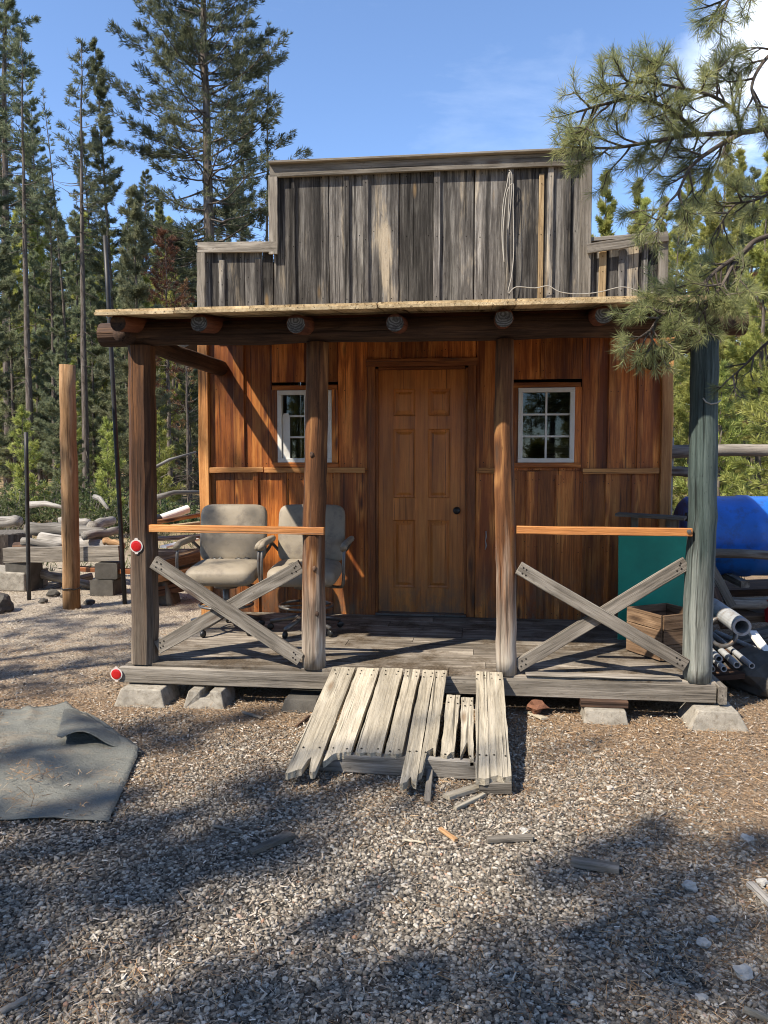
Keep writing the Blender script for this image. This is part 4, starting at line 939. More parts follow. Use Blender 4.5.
mb = MB(); p = at(776, 606, 5.9); mb.lathe(p, [(.07, -.12), (.085, .04), (.09, .05), (.08, .05), (.0, .04)], 20); tag(mb.build('red_bucket', M['redpl'], base=p-Vector((0, 0, .12)), smooth=False), 'dark red plastic bucket half hidden in the heap by the right edge', 'bucket')
mb = MB(); p = gnd(764, 690); mb.lump((p.x+.05, p.y, .1), (.3, .26, .16), 3, 3, .2); tag(mb.build('boulder', M['rock_dark'], base=(p.x, p.y, 0)), 'smooth grey boulder at the right edge beyond the green post', 'boulder')

# ------------------------------------------------------------------ left yard: pole, stakes, lumber
p = gnd(72, 608); q = at(67, 365, 7.42); mb = MB()
Q = [p.lerp(q, k/10)+Vector((U(-.006, .006), 0, 0)) for k in range(11)]; Q[0].z = -.05; mb.tube(Q, [.088*(1+U(-.02, .02))-.001*k for k in range(11)], 16, jit=.02)
wp_ = thing('wooden_pole', 'thick orange brown peeled pole standing left of the porch', 'pole', (p.x, p.y, 0)); mb.build('shaft', M['pole'], wp_, smooth=True)
r2 = MB(); z = p.lerp(q, .085); r2.tube([z+Vector((.095*math.cos(k*.5), .095*math.sin(k*.5), .008*math.sin(k*2.1))) for k in range(14)], .006, 6); r2.build('wire_band', M['iron'], wp_, smooth=True)
def stake(px, py, tx, ty, y, r, label, cat='stake', name='metal_stake', mat='iron'):
    a, b = at(px, py, y), at(tx, ty, y); a.z = -.05; mb = MB(); mb.tube([a.lerp(b, k/6) for k in range(7)], r, 8); tag(mb.build(name, M[mat], base=a, smooth=True), label, cat)
stake(29, 601, 26, 432, 7.79, .022, 'thin dark metal stake left of the peeled pole')
stake(125, 604, 105, 236, 7.7, .024, 'tall thin dark pole between the peeled pole and the porch')
lb = MB(); a, b = at(6, 555, 8.35), at(121, 553, 8.2); lb.board(a, b, .17, .1, Zv, seg=6, jit=.004); tag(lb.build('timber', M['grey'], base=a), 'long squared grey timber carrying the pile of logs', 'timber')
lb2 = MB(); a, b = at(70, 568, 8.3), at(205, 575, 8.1); lb2.board(a, b, .05, .12, Zv, seg=6); tag(lb2.build('board', M['trim'], base=a), 'thin reddish board tucked under the grey timber', 'board')
def cblock(px, py, y, w_, h_, d_, label, mat='rock_dark', rot=0):
    c = at(px, py, y); mb = MB(); mb.box((c.x, c.y, h_/2-.01), (w_, d_, h_), rot, ch=.012); tag(mb.build('stone_block', M[mat], base=(c.x, c.y, 0)), label, 'block')
cblock(108, 600, 8.25, .27, .19, .3, 'lower dark stone block under the right end of the timber')
c = at(110, 575, 8.25); mb = MB(); mb.box((c.x, c.y, .28), (.25, .26, .18), R(8), ch=.015); tag(mb.build('stone_block', M['rock_dark'], base=(c.x, c.y, .19)), 'upper dark stone block stacked below the right end of the timber', 'block')
cblock(25, 590, 8.45, .3, .34, .3, 'dark stone block below the left end of the timber')
c = gnd(10, 590); mb = MB(); mb.prism([(c.x-.9, c.y-.1, 0), (c.x+.25, c.y-.1, 0), (c.x+.25, c.y-.1, .22), (c.x-.9, c.y-.1, .26)], (0, 1, 0), .5); tag(mb.build('concrete_slab', M['concrete'], base=(c.x, c.y, 0), soft=.02), 'grey concrete slab at the left edge before the timber', 'slab')
mb = MB(); c = gnd(-4, 612); mb.lump((c.x, c.y, .07), (.16, .14, .12), 9, 3, .25); tag(mb.build('boulder', M['rock_dark'], base=(c.x, c.y, 0)), 'grey boulder cut off by the left edge of the yard', 'boulder')
st_ = thing('tree_stump', 'wide sawn tree stump at the left edge behind the timber', 'stump', at(2, 560, 9.2).xy.to_3d())
c = wpos(st_); mb = MB(); zt = at(5, 533, 9.2).z; mb.tube([(c.x, c.y, -.05), (c.x, c.y, zt*.5), (c.x, c.y, zt)], [.42, .38, .36], 24, jit=.03); mb.build('bark', M['bark'], st_, smooth=False)
mb = MB(); mb.lathe((c.x, c.y, zt), [(.35, 0), (.345, .012), (0, .016)], 24); mb.build('cut_top', M['log_end'], st_)
def log(px0, py0, px1, py1, y0, y1, r, label, mat='log_grey', name='log', r1=None, n=10):
    a, b = at(px0, py0, y0), at(px1, py1, y1); mb = MB(); Q = [a.lerp(b, k/6)+Vector((0, 0, U(-.012, .012))) for k in range(7)]; r1 = r*.85 if r1 is None else r1
    mb.tube(Q, [r+(r1-r)*k/6 for k in range(7)], n, jit=.05); tag(mb.build(name, M[mat], base=a, smooth=True), label, 'log', 'logs piled on the timber')
log(40, 541, 122, 548, 8.6, 8.7, .1, 'thick silver log lying along the front of the log pile')
log(28, 528, 105, 533, 8.9, 8.8, .085, 'silver log on top of the thick front log')
log(92, 527, 112, 520, 8.8, 9.6, .07, 'silver log pointing away to the right on top of the pile')
log(60, 522, 90, 524, 9.1, 9.2, .075, 'short silver log behind the peeled pole')
log(84, 536, 118, 531, 8.5, 9.0, .055, 'thin crooked silver log at the right of the pile')
log(22, 541, 62, 546, 8.5, 8.55, .05, 'thin grey log along the left end of the timber')
log(104, 541, 124, 546, 8.5, 8.5, .045, 'short brown log end at the right of the pile', 'pole')
log(15, 547, 75, 549, 8.7, 8.7, .06, 'dark log at the bottom of the pile behind the timber', 'log_dark')
log(70, 544, 110, 545, 8.75, 8.75, .06, 'weathered log between the front log and the timber', 'grey')
log(-10, 522, 20, 521, 10.5, 10.5, .09, 'pale log lying behind the wide stump')
log(30, 571, 95, 586, 8.6, 8.5, .06, 'fallen grey pole on the ground beneath the timber', 'grey')
log(45, 592, 92, 575, 8.5, 8.9, .05, 'slanting grey pole on the ground under the timber', 'log_grey')
log(5, 580, 70, 574, 8.8, 9.2, .05, 'thin grey pole on the ground left under the timber', 'grey')
# pile between the left post and the cabin
def bpile(px0, py0, px1, py1, y0, y1, w_, t, mat, label, name='board', cat='board'):
    a, b = at(px0, py0, y0), at(px1, py1, y1); mb = MB(); mb.board(a, b, w_, t, Zv.cross(b-a), seg=5, jit=.003); tag(mb.build(name, M[mat], base=a), label, cat, 'boards piled beside the cabin')
bpile(140, 525, 205, 514, 8.0, 8.4, .1, .04, 'stain_pale', 'long orange board on top of the pile beside the cabin')
bpile(140, 530, 200, 523, 7.8, 8.2, .12, .03, 'deck', 'tan board just below the long orange board')
bpile(135, 540, 205, 536, 7.9, 8.3, .2, .03, 'log_grey', 'pale weathered board in the middle of the cabin side pile')
bpile(163, 547, 196, 539, 7.5, 7.9, .1, .02, 'white', 'short white board in the pile beside the cabin')
bpile(140, 553, 205, 552, 7.8, 8.2, .3, .05, 'grey', 'wide grey plank low in the pile beside the cabin')
bpile(150, 566, 205, 553, 7.6, 8.0, .26, .1, 'crate', 'reddish brown timber below the short white board')
bpile(140, 580, 205, 566, 7.6, 8.0, .3, .08, 'pole', 'thick orange timber at the foot of the cabin side pile')
bpile(142, 592, 205, 580, 7.6, 8.1, .3, .1, 'log_dark', 'dark ground timber under the cabin side pile')
a, b = at(160, 519, 8.6), at(188, 509, 8.9); mb = MB(); mb.pipe(a, b, .05, .042); tag(mb.build('pipe', M['white'], base=a), 'short white plastic pipe on the pile beside the cabin', 'pipe')
mb = MB(); mb.lathe(a-(b-a).normalized()*.0, [(.062, 0), (.062, .06), (.05, .06), (.05, 0)], 18, (a-b)); tag(mb.build('pipe_collar', M['black'], base=a), 'black collar at the end of the white plastic pipe', 'collar')
c = gnd(155, 606); mb = MB(); mb.prism([(c.x-.22, c.y, 0), (c.x+.2, c.y, 0), (c.x+.12, c.y, .27), (c.x-.16, c.y, .3)], (0, 1, 0), .25); tag(mb.build('rubble_stone', M['rock_dark'], base=(c.x, c.y, 0), soft=.03), 'tapered grey stone beside the left porch post', 'stone')
for i, (px, py, s, lab) in enumerate([(48, 598, .06, 'round grey cobble under the timber near the dark stake'), (62, 600, .05, 'small grey cobble beside the foot of the peeled pole'), (85, 606, .045, 'small cobble just right of the peeled pole'), (38, 605, .04, 'smallest cobble in front of the dark stake')]):
    p = gnd(px, py); mb = MB(); mb.lump((p.x, p.y+.1, s*.5), (s*1.3, s, s*.8), i+20, 2, .3); tag(mb.build('cobble', M['rock_dark'], base=(p.x, p.y, 0)), lab, 'stone', 'cobbles in the left yard')
# ------------------------------------------------------------------ trees
def blades(P, AX, ln, wd, nb, spread, rnd):
    "fans of needles: P (k,3) tuft centres, AX (k,3) axes -> flat triangles"
    k = len(P); AX = AX/np.linalg.norm(AX, axis=1, keepdims=True)
    ref = rng.normal(size=(k, 3)); S = np.cross(AX, ref); S /= np.linalg.norm(S, axis=1, keepdims=True); T = np.cross(AX, S)
    ph = rng.uniform(0, 6.283, (k, nb)); th = spread*np.sqrt(rng.random((k, nb)))
    d = AX[:, None]*np.cos(th)[..., None] + (S[:, None]*np.cos(ph)[..., None] + T[:, None]*np.sin(ph)[..., None])*np.sin(th)[..., None]
    l_ = ln[:, None]*rng.uniform(.7, 1.15, (k, nb))
    b0 = P[:, None] - AX[:, None]*(ln[:, None, None]*rng.uniform(-.1, .45, (k, nb, 1)))
    tip = b0 + d*l_[..., None]; q = np.cross(d, rng.normal(size=(k, nb, 3))); q /= np.linalg.norm(q, axis=-1, keepdims=True)+1e-9
    w2 = q*(wd/2); mid = b0+d*l_[..., None]*.45
    V = np.stack([b0, mid+w2, tip, mid-w2], 2).reshape(-1, 3); Fc = np.arange(k*nb*4).reshape(-1, 4)
    r = np.clip(np.repeat(rnd, nb)+rng.normal(0, .1, k*nb), 0, 1); return V, Fc, np.repeat(r, 4)
def make_tree(H, r0, cb, Rm, nbr, tpb, mat='needles', ln=.16, wd=.022, nb=9, spread=1.0, dead=.15, shape=1.0, ups=.25, lean=.0, tone=.5, seed=0, sides=9, bare=0):
    "trunk + limbs mesh and crown mesh of a conifer standing at the origin"
    global rng
    random.seed(seed); rng = np.random.default_rng(seed+5)
    mb = MB(); n = 14; ox, oy = U(-1, 1)*lean, U(-1, 1)*lean
    path = [Vector((ox*(k/n)**2+U(-.02, .02), oy*(k/n)**2+U(-.02, .02), H*k/n)) for k in range(n+1)]
    mb.tube(path, [r0*(1.12 if k == 0 else 1)*(1-.93*(k/n)**1.1) for k in range(n+1)], sides, jit=.06)
    def tp(z): q = min(max(z/H, 0), .999)*n; i = int(q); return path[i].lerp(path[i+1], q-i)
    P = []; A = []; LN = []; RD = []
    for b in range(nbr):
        q = (b+random.random())/nbr; z = H*(cb+(1-cb)*q**.92); az = random.random()*6.283
        prof = (1-q)**(.75*shape)*min(1, .45+q*3.2) + .04; Lb = Rm*prof*U(.55, 1.15)
        d = Vector((math.cos(az), math.sin(az), ups*U(.2, 1.6)+.45*q-.28*(1-q))); d.normalize()
        s = tp(z); pts = []; m = 5
        for k in range(m+1):
            t = k/m; pts.append(s+d*(Lb*t)+Vector((0, 0, Lb*(.10*t*t-.12*t*(1-t)*2)))+Vector((U(-.03, .03), U(-.03, .03), U(-.02, .02)))*Lb)
        mb.tube(pts, [max(.006, r0*.16*(1-q*.7)*(1-.85*k/m)) for k in range(m+1)], 4, cap=False)
        if random.random() < dead*(1-q): continue
        cnt = max(3, int(tpb*(.35+Lb/Rm*.9))); br = U(-.22, .22)
        for _ in range(cnt):
            t = .22+.8*random.random()**.75; i = min(int(t*m), m-1); p = pts[i].lerp(pts[i+1], min(t*m-i, 1))
            side = d.cross(Zv); lat = Lb*.34*(1.15-t)*random.choice((-1, 1))*random.random()**.6
            p = p+side*lat+Vector((U(-.06, .06), U(-.06, .06), U(-.07, .1)))*min(1.0, Lb)
            a = d+side*(lat*1.6/max(Lb, .3))+Vector((U(-.4, .4), U(-.4, .4), U(.0, .75)))
            P.append(p); A.append(a); LN.append(ln*U(.75, 1.25)); RD.append(tone+br+U(-.22, .22)+.12*(t-.5))
    for b in range(bare):
        z = H*U(.08, cb+.12); az = random.random()*6.283; d = Vector((math.cos(az), math.sin(az), U(-.5, .15))); s = tp(z); Lb = Rm*U(.25, .75)
        mb.tube([s, s+d*Lb*.5+Vector((0, 0, -.05*Lb)), s+d*Lb+Vector((0, 0, -.12*Lb))], [.014, .009, .004], 3, cap=False)
    return mb, (np.array([tuple(p) for p in P]).reshape(-1, 3), np.array([tuple(p) for p in A]).reshape(-1, 3), np.array(LN), np.array(RD)), (wd, nb, spread, mat)
PROTO = {}
def tree(kind, x, y, label, scale=1.0, rz_=0.0, group=None, name='pine_tree', args=None, z=None, sxy=None):
    zz = (gz(x, y) if z is None else z)-.05
    if kind in PROTO: o = copy_tree(PROTO[kind]); o['label'] = label; o['category'] = 'tree'
    else:
        mb, (P, A, LN, RD), (wd, nb, spread, mat) = make_tree(**args)
        o = thing(name, label, 'tree', (0, 0, 0)); mb.build('trunk', M['bark'] if mat != 'twig' else M['twig'], o, smooth=True)
        if len(P): V, Fc, r = blades(P, A, LN, wd, nb, spread, RD); fast_mesh('crown', V, Fc, r, M[mat] if mat != 'twig' else M['needles_red'], parent=o)
        PROTO[kind] = o
    if 'group' in o: del o['group']
    if group: o['group'] = group
    o.location = (x, y, zz); o.rotation_euler = (0, 0, rz_); s2 = sxy or scale; o.scale = (s2, s2, scale); o.name = name
    return o
def spot(px, Y): v = at(px, 470, Y); return v.x, v.y
K = {
 'big':    dict(H=21, r0=.23, cb=.30, Rm=3.0, nbr=230, tpb=66, ln=.18, wd=.02, nb=12, dead=.2, shape=.58, lean=.5, seed=1, bare=60, tone=.4),
 'tall':   dict(H=24, r0=.2, cb=.36, Rm=1.5, nbr=150, tpb=42, ln=.18, wd=.02, nb=12, dead=.28, shape=.55, lean=.5, seed=2, bare=30, tone=.45),
 'slim':   dict(H=17, r0=.12, cb=.28, Rm=.95, nbr=130, tpb=36, ln=.17, wd=.02, nb=12, dead=.2, shape=.7, lean=1.1, seed=3, bare=20, tone=.5),
 'thin':   dict(H=16, r0=.09, cb=.2, Rm=.7, nbr=70, tpb=7, ln=.15, wd=.02, nb=8, dead=.35, shape=.9, lean=.8, seed=4, bare=10, tone=.35),
 'young':  dict(H=8.5, r0=.09, cb=.05, Rm=1.25, nbr=105, tpb=46, mat='needles_bright', ln=.15, wd=.02, nb=12, dead=.05, shape=1.1, ups=.5, seed=5, tone=.55),
 'bright': dict(H=12, r0=.11, cb=.06, Rm=1.5, nbr=135, tpb=52, mat='needles_bright', ln=.16, wd=.02, nb=12, dead=.12, shape=.9, ups=.45, seed=6, tone=.68),
 'mid':    dict(H=11, r0=.11, cb=.08, Rm=1.5, nbr=125, tpb=52, mat='needles', ln=.16, wd=.02, nb=12, dead=.12, shape=.9, ups=.4, seed=7, tone=.75),
 'sapling':dict(H=3.2, r0=.035, cb=.06, Rm=.75, nbr=50, tpb=18, mat='needles_bright', ln=.13, wd=.016, nb=10, dead=.0, shape=1.0, ups=.6, seed=8, tone=.5),
 'rust':   dict(H=9.5, r0=.1, cb=.35, Rm=1.4, nbr=90, tpb=16, mat='needles_red', ln=.16, wd=.022, nb=9, dead=.3, shape=.7, ups=.3, seed=9, bare=25, tone=.5),
 'snag':   dict(H=9, r0=.07, cb=.1, Rm=1.1, nbr=90, tpb=0, mat='needles_red', dead=1.01, shape=.8, ups=.5, seed=10, bare=40),
 'airy':   dict(H=11, r0=.1, cb=.2, Rm=1.45, nbr=75, tpb=10, mat='needles', ln=.2, wd=.026, nb=10, dead=.3, shape=.6, ups=.4, seed=17, tone=.6),
 'bare':   dict(H=15, r0=.13, cb=.55, Rm=1.1, nbr=60, tpb=14, ln=.18, wd=.024, nb=9, dead=.45, shape=.7, lean=.9, seed=12, bare=60, tone=.45),
}
def T(kind, px, Y, label, scale=1.0, group=None, name='pine_tree', sxy=None):
    x, y = spot(px, Y); return tree(kind, x, y, label, scale, random.random()*6.28 if kind in PROTO else 0.0, group, name, K[kind], sxy=sxy)
T('tall', 10, 29, 'tall dark pine with a narrow crown at the left edge', 1.02)
T('big', 214, 24, 'huge dark shaggy pine towering behind the left of the false front', 1.05)
T('thin', 72, 25, 'thin sparse pine with a reddish pointed top between the tall pine and the huge one', .84)
T('slim', 118, 23, 'slim light green pine left of the huge shaggy pine', .83)
T('thin', 268, 27, 'bare topped thin pine rising beside the left end of the false front', 1.06)
T('rust', 170, 20, 'half dead pine with rusty brown needles under the huge pine', .78)
T('snag', 188, 17.5, 'dead grey twiggy tree beside the left wall of the cabin', .62, name='dead_tree')
T('bare', 31, 21, 'dark trunked pine with bare lower stem left of the peeled pole', .9)
T('slim', -6, 22, 'dark pine trunk cut by the left edge of the picture', .9)
T('bare', 86, 19, 'slender pine whose trunk shows just right of the peeled pole', .8)
T('mid', 140, 18, 'bushy green pine right behind the left porch post', .72)
T('mid', 62, 17.5, 'young bushy pine behind the peeled pole', .44)
T('sapling', 24, 15.5, 'small bright sapling by the thin metal stake', .8)
T('sapling', 108, 15.0, 'small bright sapling behind the right end of the timber', .72)
T('sapling', 160, 16.5, 'small green sapling beside the corner of the cabin', .75)
T('mid', 40, 27, 'mid green bushy pine in the left forest gap beyond the dark trunks', .8)
T('young', 150, 24, 'pale young pine under the slim one', .85)
gl = 'pines of the forest behind the left yard'
for i, (px, Y, k, s) in enumerate([(-30, 30, 'tall', .95), (-15, 38, 'mid', 1.0), (48, 40, 'tall', .85), (62, 34, 'slim', .8), (92, 32, 'mid', .95), (100, 42, 'tall', .8), (130, 36, 'mid', 1.0), (150, 44, 'tall', .75), (168, 31, 'slim', .72), (185, 36, 'mid', 1.0), (240, 33, 'tall', .66), (20, 46, 'bright', 1.1), (76, 48, 'bright', 1.2), (118, 50, 'bright', 1.2), (160, 52, 'mid', 1.3), (200, 46, 'bright', 1.1), (0, 52, 'mid', 1.2), (55, 22, 'bare', .62), (178, 25, 'bare', .55), (132, 28, 'bare', .7), (5, 35, 'young', 1.0), (105, 26, 'young', .8), (36, 33, 'young', .95), (225, 40, 'tall', .66), (190, 22, 'mid', .55), (75, 21, 'young', .5), (15, 24, 'mid', .75), (58, 25, 'bright', .7), (95, 22, 'mid', .62), (128, 22, 'bright', .6), (158, 21, 'young', .7), (-20, 24, 'bright', .8), (45, 30, 'bright', .95), (82, 28, 'mid', .95), (112, 31, 'bright', .9), (145, 29, 'bright', .85), (175, 28, 'bright', .85), (196, 30, 'mid', .9), (25, 36, 'bright', 1.1), (66, 40, 'mid', 1.3), (90, 37, 'bright', 1.1), (135, 42, 'mid', 1.3), (165, 40, 'bright', 1.2), (10, 42, 'tall', .95), (34, 44, 'tall', .85), (183, 42, 'mid', 1.25)]):
    if k == 'bright' and i % 2: k = 'mid'
    T(k, px, Y, 'one of the many pines crowding the forest behind the left yard', s, gl)
# right of the cabin
T('bright', 640, 21, 'bright yellow green pine just right of the cabin roof', .68)
T('bright', 716, 19, 'bright green pine behind the green corner post', .72)
T('bright', 758, 16, 'sunlit yellow green pine above the blue barrel', .62)
T('young', 690, 15, 'young sunlit pine between the cabin wall and the green post', .62)
T('rust', 752, 23, 'rusty tinged pine at the right edge behind the sunlit one', .7)
T('mid', 745, 26, 'tall green pine behind the overhanging branch at the right edge', .95)
T('young', 600, 36, 'distant pointed pine top showing right of the false front step', 1.62)
T('young', 632, 33, 'distant broad pine top above the loose trim board', 1.46)
gr_ = 'sunlit pines of the forest right of the cabin'
for i, (px, Y, k, s) in enumerate([(668, 24, 'bare', .6), (680, 27, 'bright', .9), (705, 30, 'bare', .7), (730, 29, 'bright', 1.0), (775, 22, 'bright', .85), (790, 28, 'mid', 1.0), (660, 34, 'bright', 1.0), (700, 38, 'bright', 1.2), (740, 40, 'mid', 1.25), (775, 38, 'bright', 1.3), (810, 33, 'tall', .8), (720, 14, 'sapling', 1.0), (776, 13, 'sapling', 1.1), (672, 18, 'sapling', 1.2), (655, 45, 'mid', 1.2), (712, 24, 'young', .9)]):
    T(k, px, Y, 'one of the sunlit pines in the forest right of the cabin', s, gr_)
# trees outside the picture that shade the yard
SHADE = [(-8.8, -2.5, 'airy', .80), (-7.5, -2.3, 'airy', .82), (-6.4, -2.2, 'airy', .8), (-5.3, -2.6, 'airy', .83), (-4.3, -2.7, 'airy', .80), (-3.2, -2.9, 'airy', .76), (-5.9, -2.1, 'thin', .62), (-7.0, -2.1, 'thin', .62), (-8.2, -2.2, 'airy', .8), (-5.2, -4.6, 'airy', .95), (-5.3, 3.1, 'thin', .5), (-6.0, 2.6, 'thin', .56), (-6.5, -2.0, 'airy', .84), (-4.8, -2.25, 'airy', .82), (-8.3, .6, 'airy', .6), (-9.3, 1.9, 'airy', .66), (-7.9, 1.9, 'airy', .52), (-9.9, 3.4, 'airy', .6), (-6.9, -1.7, 'thin', .66), (-6.7, 2.5, 'airy', .82), (-8.2, 3.2, 'airy', .8), (-5.6, 2.0, 'thin', .5), (-7.6, -1.2, 'bare', .66), (3, -9, 'mid', 1.0), (-3, -11, 'bright', 1.1), (8, -10, 'tall', .7), (-15, -4, 'big', .6), (0, -15, 'big', .8), (5.5, -6, 'mid', .9), (-9, -9, 'mid', .9), (2.5, -14, 'tall', .6)]
for i, (x, y, k, s) in enumerate(SHADE):
    tree(k, x, y, 'pine out of view on the near side of the yard, shading the gravel', s, random.random()*6.28, 'pines shading the yard', args=K[k])
# far woodland closing the view, and shrubs
def far_wood():
    P = []; A = []; LN = []; RD = []; mb = MB()
    for i in range(480):
        a = R(U(-50, 50)) if i < 340 else R(U(120, 240)); d = U(42, 90) if i < 340 else U(22, 60); x, y = math.sin(a)*d, math.cos(a)*d; H = U(7, 13)*(d/75); b = gz(x, y); tr = U(-.2, .25)
        mb.tube([(x, y, b-.3), (x, y, b+H*.95)], [.13, .03], 4, cap=False)
        for k in range(170 if i < 340 else 120):
            q = random.random()**.8; rr_ = (1-q)*H*.16*math.sqrt(random.random())+.1; t = U(0, 6.283)
            P.append((x+rr_*math.cos(t), y+rr_*math.sin(t), b+H*(.06+.94*q))); A.append((math.cos(t), math.sin(t), U(.1, .9))); LN.append(U(.4, .7)); RD.append(.5+tr+U(-.25, .25))
    V, Fc, r = blades(np.array(P), np.array(A), np.array(LN), .1, 7, 1.0, np.array(RD)); o = fast_mesh('distant_woods', V, Fc, r, M['needles_bright'])
    t = mb.build('trunks', M['bark'], o); t['kind'] = 'stuff'; tag(o, 'far pine woods closing the view behind the yard', 'woods', kind='stuff')
random.seed(31); rng = np.random.default_rng(31); far_wood()
def shrub(px, Y, h, w_, label, mat='leaf', n=420, ln=.075, wd=.022):
    x, y = spot(px, Y); b = gz(x, y); o = thing('shrub', label, 'shrub', (x, y, b), 'low shrubs at the edge of the forest'); mb = MB(); P = []; A = []; RD = []
    for k in range(26):
        t = U(0, 6.283); r_ = w_*math.sqrt(random.random())*.5; top = Vector((x+r_*math.cos(t), y+r_*math.sin(t), b+h*U(.5, 1)*(1-.5*(2*r_/w_)**2))); s = Vector((x+r_*.3*math.cos(t), y+r_*.3*math.sin(t), b))
        mb.tube([s, s.lerp(top, .5)+Vector((U(-.05, .05), U(-.05, .05), 0)), top], [.009, .006, .003], 4, cap=False)
        for j in range(n//26):
            q = U(.25, 1.05); P.append(tuple(s.lerp(top, q)+Vector((U(-.11, .11), U(-.11, .11), U(-.06, .06))))); A.append((U(-1, 1), U(-1, 1), U(.1, 1.2))); RD.append(.5+U(-.4, .4))
    mb.build('stems', M['twig'], o); V, Fc, r = blades(np.array(P), np.array(A), np.full(len(P), ln), wd, 7, 1.1, np.array(RD)); fast_mesh('foliage', V-np.array([x, y, b], 'f4'), Fc, r, M[mat], parent=o)
SH = [(8, 14.5, .9, 1.5, 'grey green shrub at the left edge behind the wide stump'), (44, 15.2, 1.0, 1.7, 'grey green shrub between the dark stake and the peeled pole'), (88, 14.6, 1.0, 1.4, 'tall leafy shrub just right of the peeled pole'), (118, 13.8, .9, 1.3, 'leafy shrub behind the right end of the timber'), (22, 18, 1.1, 2.0, 'broad shrub farther back above the wide stump'), (66, 18.5, 1.2, 2.0, 'broad shrub farther back behind the peeled pole'), (104, 18.5, 1.3, 2.0, 'broad shrub farther back left of the porch'), (150, 17, 1.1, 1.7, 'shrub seen between the left porch post and the cabin'), (176, 15.2, .7, 1.3, 'low twiggy shrub beside the cabin corner'), (-12, 16.5, 1.2, 2.0, 'shrub cut by the left edge of the forest floor'), (700, 13, .8, 1.2, 'low shrub seen between the green post and the pole fence'), (745, 12.5, .8, 1.4, 'low shrub over the blue barrel behind the fence rail'), (790, 14, 1.0, 1.6, 'shrub at the right edge behind the fence rail'), (672, 14, .8, 1.0, 'low shrub beside the right wall of the cabin')]
for s in SH: shrub(*s)
# dry grass and fallen sticks on the forest floor
def floor_stuff():
    n = 9000; x = rng.uniform(-16, 14, n); y = rng.uniform(9.6, 30, n); z = np.array([gz(a, b) for a, b in zip(x, y)])
    P = np.stack([x, y, z+.02], 1); A = np.stack([rng.normal(0, .5, n), rng.normal(0, .5, n), np.ones(n)], 1)
    V, Fc, r = blades(P, A, rng.uniform(.08, .28, n), .012, 5, .7, rng.uniform(0, 1, n)); tag(fast_mesh('dry_grass', V, Fc, r, M['leaf']), 'thin grass and sprouts on the forest floor', 'grass', kind='stuff')
floor_stuff()
for i, (px0, py0, px1, py1, y0, y1, r, lab) in enumerate([(30, 505, 70, 509, 12.5, 12.2, .06, 'fallen pale branch on the forest floor left of the peeled pole'), (95, 497, 108, 509, 12.5, 11.8, .05, 'leaning broken branch behind the log pile'), (150, 470, 196, 452, 13.5, 14.5, .035, 'dead branch arching up beside the cabin corner'), (155, 498, 200, 492, 12.0, 12.6, .05, 'fallen grey branch behind the cabin side pile')]):
    a, b = at(px0, py0, y0), at(px1, py1, y1); mb = MB(); mb.tube([a, a.lerp(b, .4)+Vector((0, 0, .05)), b], [r, r*.8, r*.5], 7, jit=.08); tag(mb.build('fallen_branch', M['log_grey'], base=a, smooth=True), lab, 'branch', 'fallen branches')

# ------------------------------------------------------------------ near pine whose boughs hang into the picture
random.seed(77); rng = np.random.default_rng(77)
near = thing('pine_tree', 'nearest pine whose long needled boughs hang in from the right over the porch corner', 'tree', (3.3, 3.9, 0))
tb = MB(); ntip = []
tb.tube([(3.3, 3.9, -.1), (3.32, 3.88, 2), (3.28, 3.9, 4), (3.3, 3.95, 6.5), (3.25, 3.9, 9)], [.17, .15, .13, .09, .04], 14, jit=.04)
NP, NA, NR = [], [], []
def twig_(p, d, L, r, tone, depth=0, nd=1.0):
    pts = [p]; dd = d.normalized(); m = 5
    for k in range(m):
        dd = (dd+Vector((U(-.22, .22), U(-.22, .22), U(-.16, .2)))).normalized(); pts.append(pts[-1]+dd*L/m)
    tb.tube(pts, [r*(1-.75*k/m) for k in range(m+1)], 5, cap=False)
    t0 = .3 if depth else .45
    cnt = int(L*(1-t0)*330*nd)
    for _ in range(cnt):
        t = t0+(1-t0)*random.random()**.8; i = min(int(t*m), m-1); q = pts[i].lerp(pts[i+1], t*m-i); ax = (pts[i+1]-pts[i]).normalized()
        NP.append(tuple(q)); NA.append(tuple(ax)); NR.append(tone+U(-.2, .2)+.25*(t-.6))
    if depth < 2:
        for k in range(random.choice((2, 3, 3, 4)) if depth == 0 else random.choice((1, 2))):
            t = U(.3, .95); i = min(int(t*m), m-1); s = pts[i].lerp(pts[i+1], t*m-i); ax = (pts[i+1]-pts[i]).normalized()
            side = ax.cross(Vector((U(-1, 1), U(-1, 1), U(-1, 1)))).normalized()
            twig_(s, ax+side*U(.6, 1.1)+Vector((0, 0, .1)), L*U(.4, .7), r*.6, tone+U(-.1, .1), depth+1, nd)
def bough(pxs, r0, r1, ntw, Lt, tone=.5, droop=-.1, start=.1, nd=1.0):
    P = smooth_path([at(*q) for q in pxs], 6); n = len(P)
    tb.tube(P, [r0+(r1-r0)*k/(n-1) for k in range(n)], 8, jit=.06, cap=False)
    for k in range(ntw):
        t = start+(1-start)*(k+random.random())/ntw; i = min(int(t*(n-1)), n-2); s = P[i].lerp(P[i+1], t*(n-1)-i); ax = (P[i+1]-P[i]).normalized()
        side = ax.cross(Vector((U(-.5, .5), 1 if random.random() < .5 else -1, U(-.9, .9)))).normalized()*random.choice((-1, 1))
        twig_(s, ax*U(.5, 1.0)+side*U(.5, 1.0)+Vector((0, U(-.45, .45), droop)), Lt*U(.55, 1.15)*(1.15-.45*t), .0055, tone+U(-.15, .15), 0, nd)
    twig_(P[-1], P[-1]-P[-2], Lt*.6, .005, tone, 1)
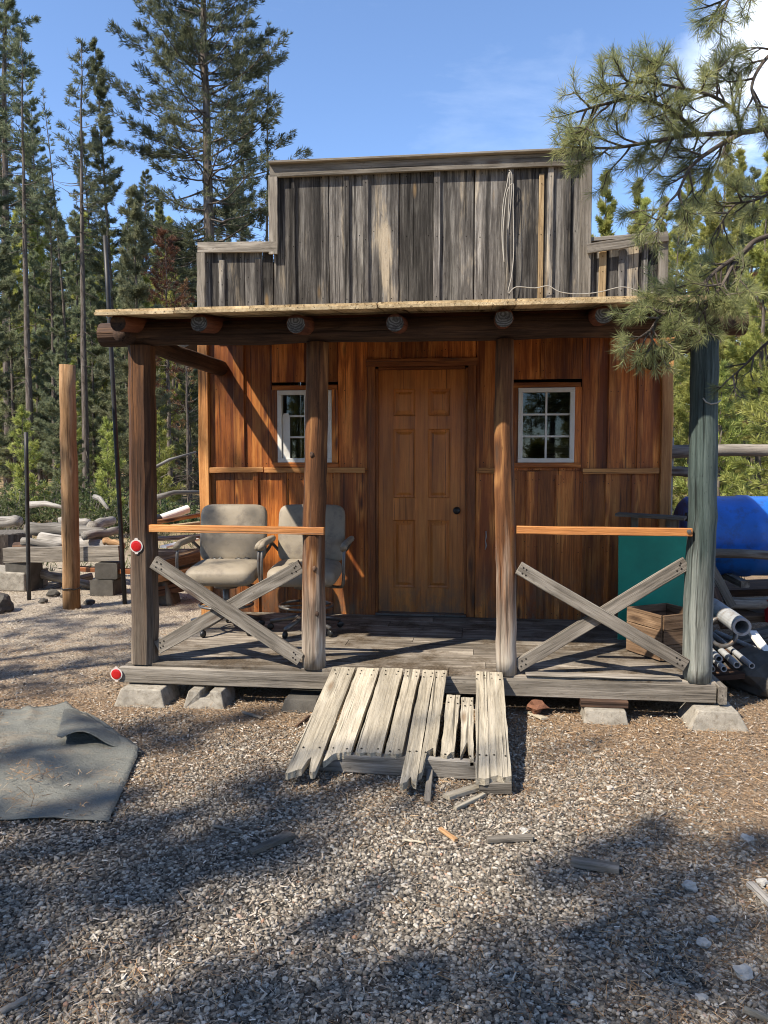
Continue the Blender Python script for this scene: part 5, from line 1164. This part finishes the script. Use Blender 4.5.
bough([(1010, 60, 3.9), (860, 110, 3.75), (768, 128, 3.6), (735, 133, 3.5), (692, 135, 3.42), (650, 142, 3.35), (613, 148, 3.3), (580, 147, 3.25)], 0.017, 0.004, 17, .2, .65, -.12, .35)
bough([(740, 132, 3.5), (735, 112, 3.45), (712, 96, 3.4), (680, 88, 3.3), (645, 82, 3.25), (618, 84, 3.2)], 0.009, 0.003, 19, .19, .6, -.05)
bough([(700, 135, 3.42), (672, 112, 3.35), (640, 98, 3.25), (605, 104, 3.2), (584, 110, 3.2)], .010, 0.004, 15, .17, .62, -.06)
bough([(745, 131, 3.5), (712, 150, 3.42), (690, 168, 3.38), (676, 195, 3.35), (655, 212, 3.3)], .011, 0.003, 12, .2, .6, -.2)
bough([(1000, 180, 3.9), (860, 220, 3.7), (768, 236, 3.5), (742, 253, 3.45), (715, 272, 3.42), (690, 298, 3.4), (662, 315, 3.4), (648, 334, 3.42)], 0.014, 0.004, 22, .2, .55, -.12, .42)
bough([(752, 246, 3.48), (735, 262, 3.45), (722, 285, 3.4), (706, 308, 3.4), (694, 325, 3.4)], .009, 0.003, 14, .19, .55, -.12)
bough([(1000, -40, 3.9), (860, 0, 3.6), (790, 40, 3.45), (765, 60, 3.4), (752, 85, 3.4), (757, 105, 3.4), (764, 130, 3.4)], 0.011, .004, 8, .16, .5, -.1, .4)
bough([(1000, -120, 3.9), (860, -60, 3.6), (790, -25, 3.4), (740, -8, 3.3), (720, 2, 3.3)], 0.012, .004, 7, .18, .5, -.1, .55)
bough([(1010, 110, 3.9), (860, 160, 3.8), (790, 185, 3.7), (755, 200, 3.7), (735, 205, 3.7), (720, 225, 3.7)], 0.010, 0.003, 12, .2, .6, -.1, .4)
bough([(860, 330, 3.9), (790, 330, 3.7), (765, 345, 3.7), (745, 365, 3.75), (728, 380, 3.75)], .010, .003, 5, .16, .1, -.2, .4, .35)
# higher limbs of the same pine, above the picture
for k in range(16):
    z = U(4.6, 8.5); a = U(0, 6.283); L_ = U(.9, 1.8)*(9.5-z)/4.5; s = Vector((3.3, 3.9, z)); e = s+Vector((math.cos(a), math.sin(a), .15))*L_
    Pq = smooth_path([s, s.lerp(e, .5)+Vector((0, 0, -.06)), e], 5); tb.tube(Pq, [.02*(1-.08*j) for j in range(len(Pq))], 6, cap=False)
    for j in range(9):
        t = U(.3, 1); p = s.lerp(e, t); twig_(p, (e-s).normalized()+Vector((U(-1, 1), U(-1, 1), U(-.3, .4))), U(.25, .4), .006, .5, 1, .5)
tb.build('trunk', M['bark'], near, smooth=True)
P = np.array(NP); V, Fc, r = blades(P, np.array(NA), np.full(len(P), .052), .0019, 3, 1.0, np.clip(np.array(NR), 0, 1)); fast_mesh('crown', V-np.array([3.3, 3.9, 0], 'f4'), Fc, r, M['needles_near'], parent=near)
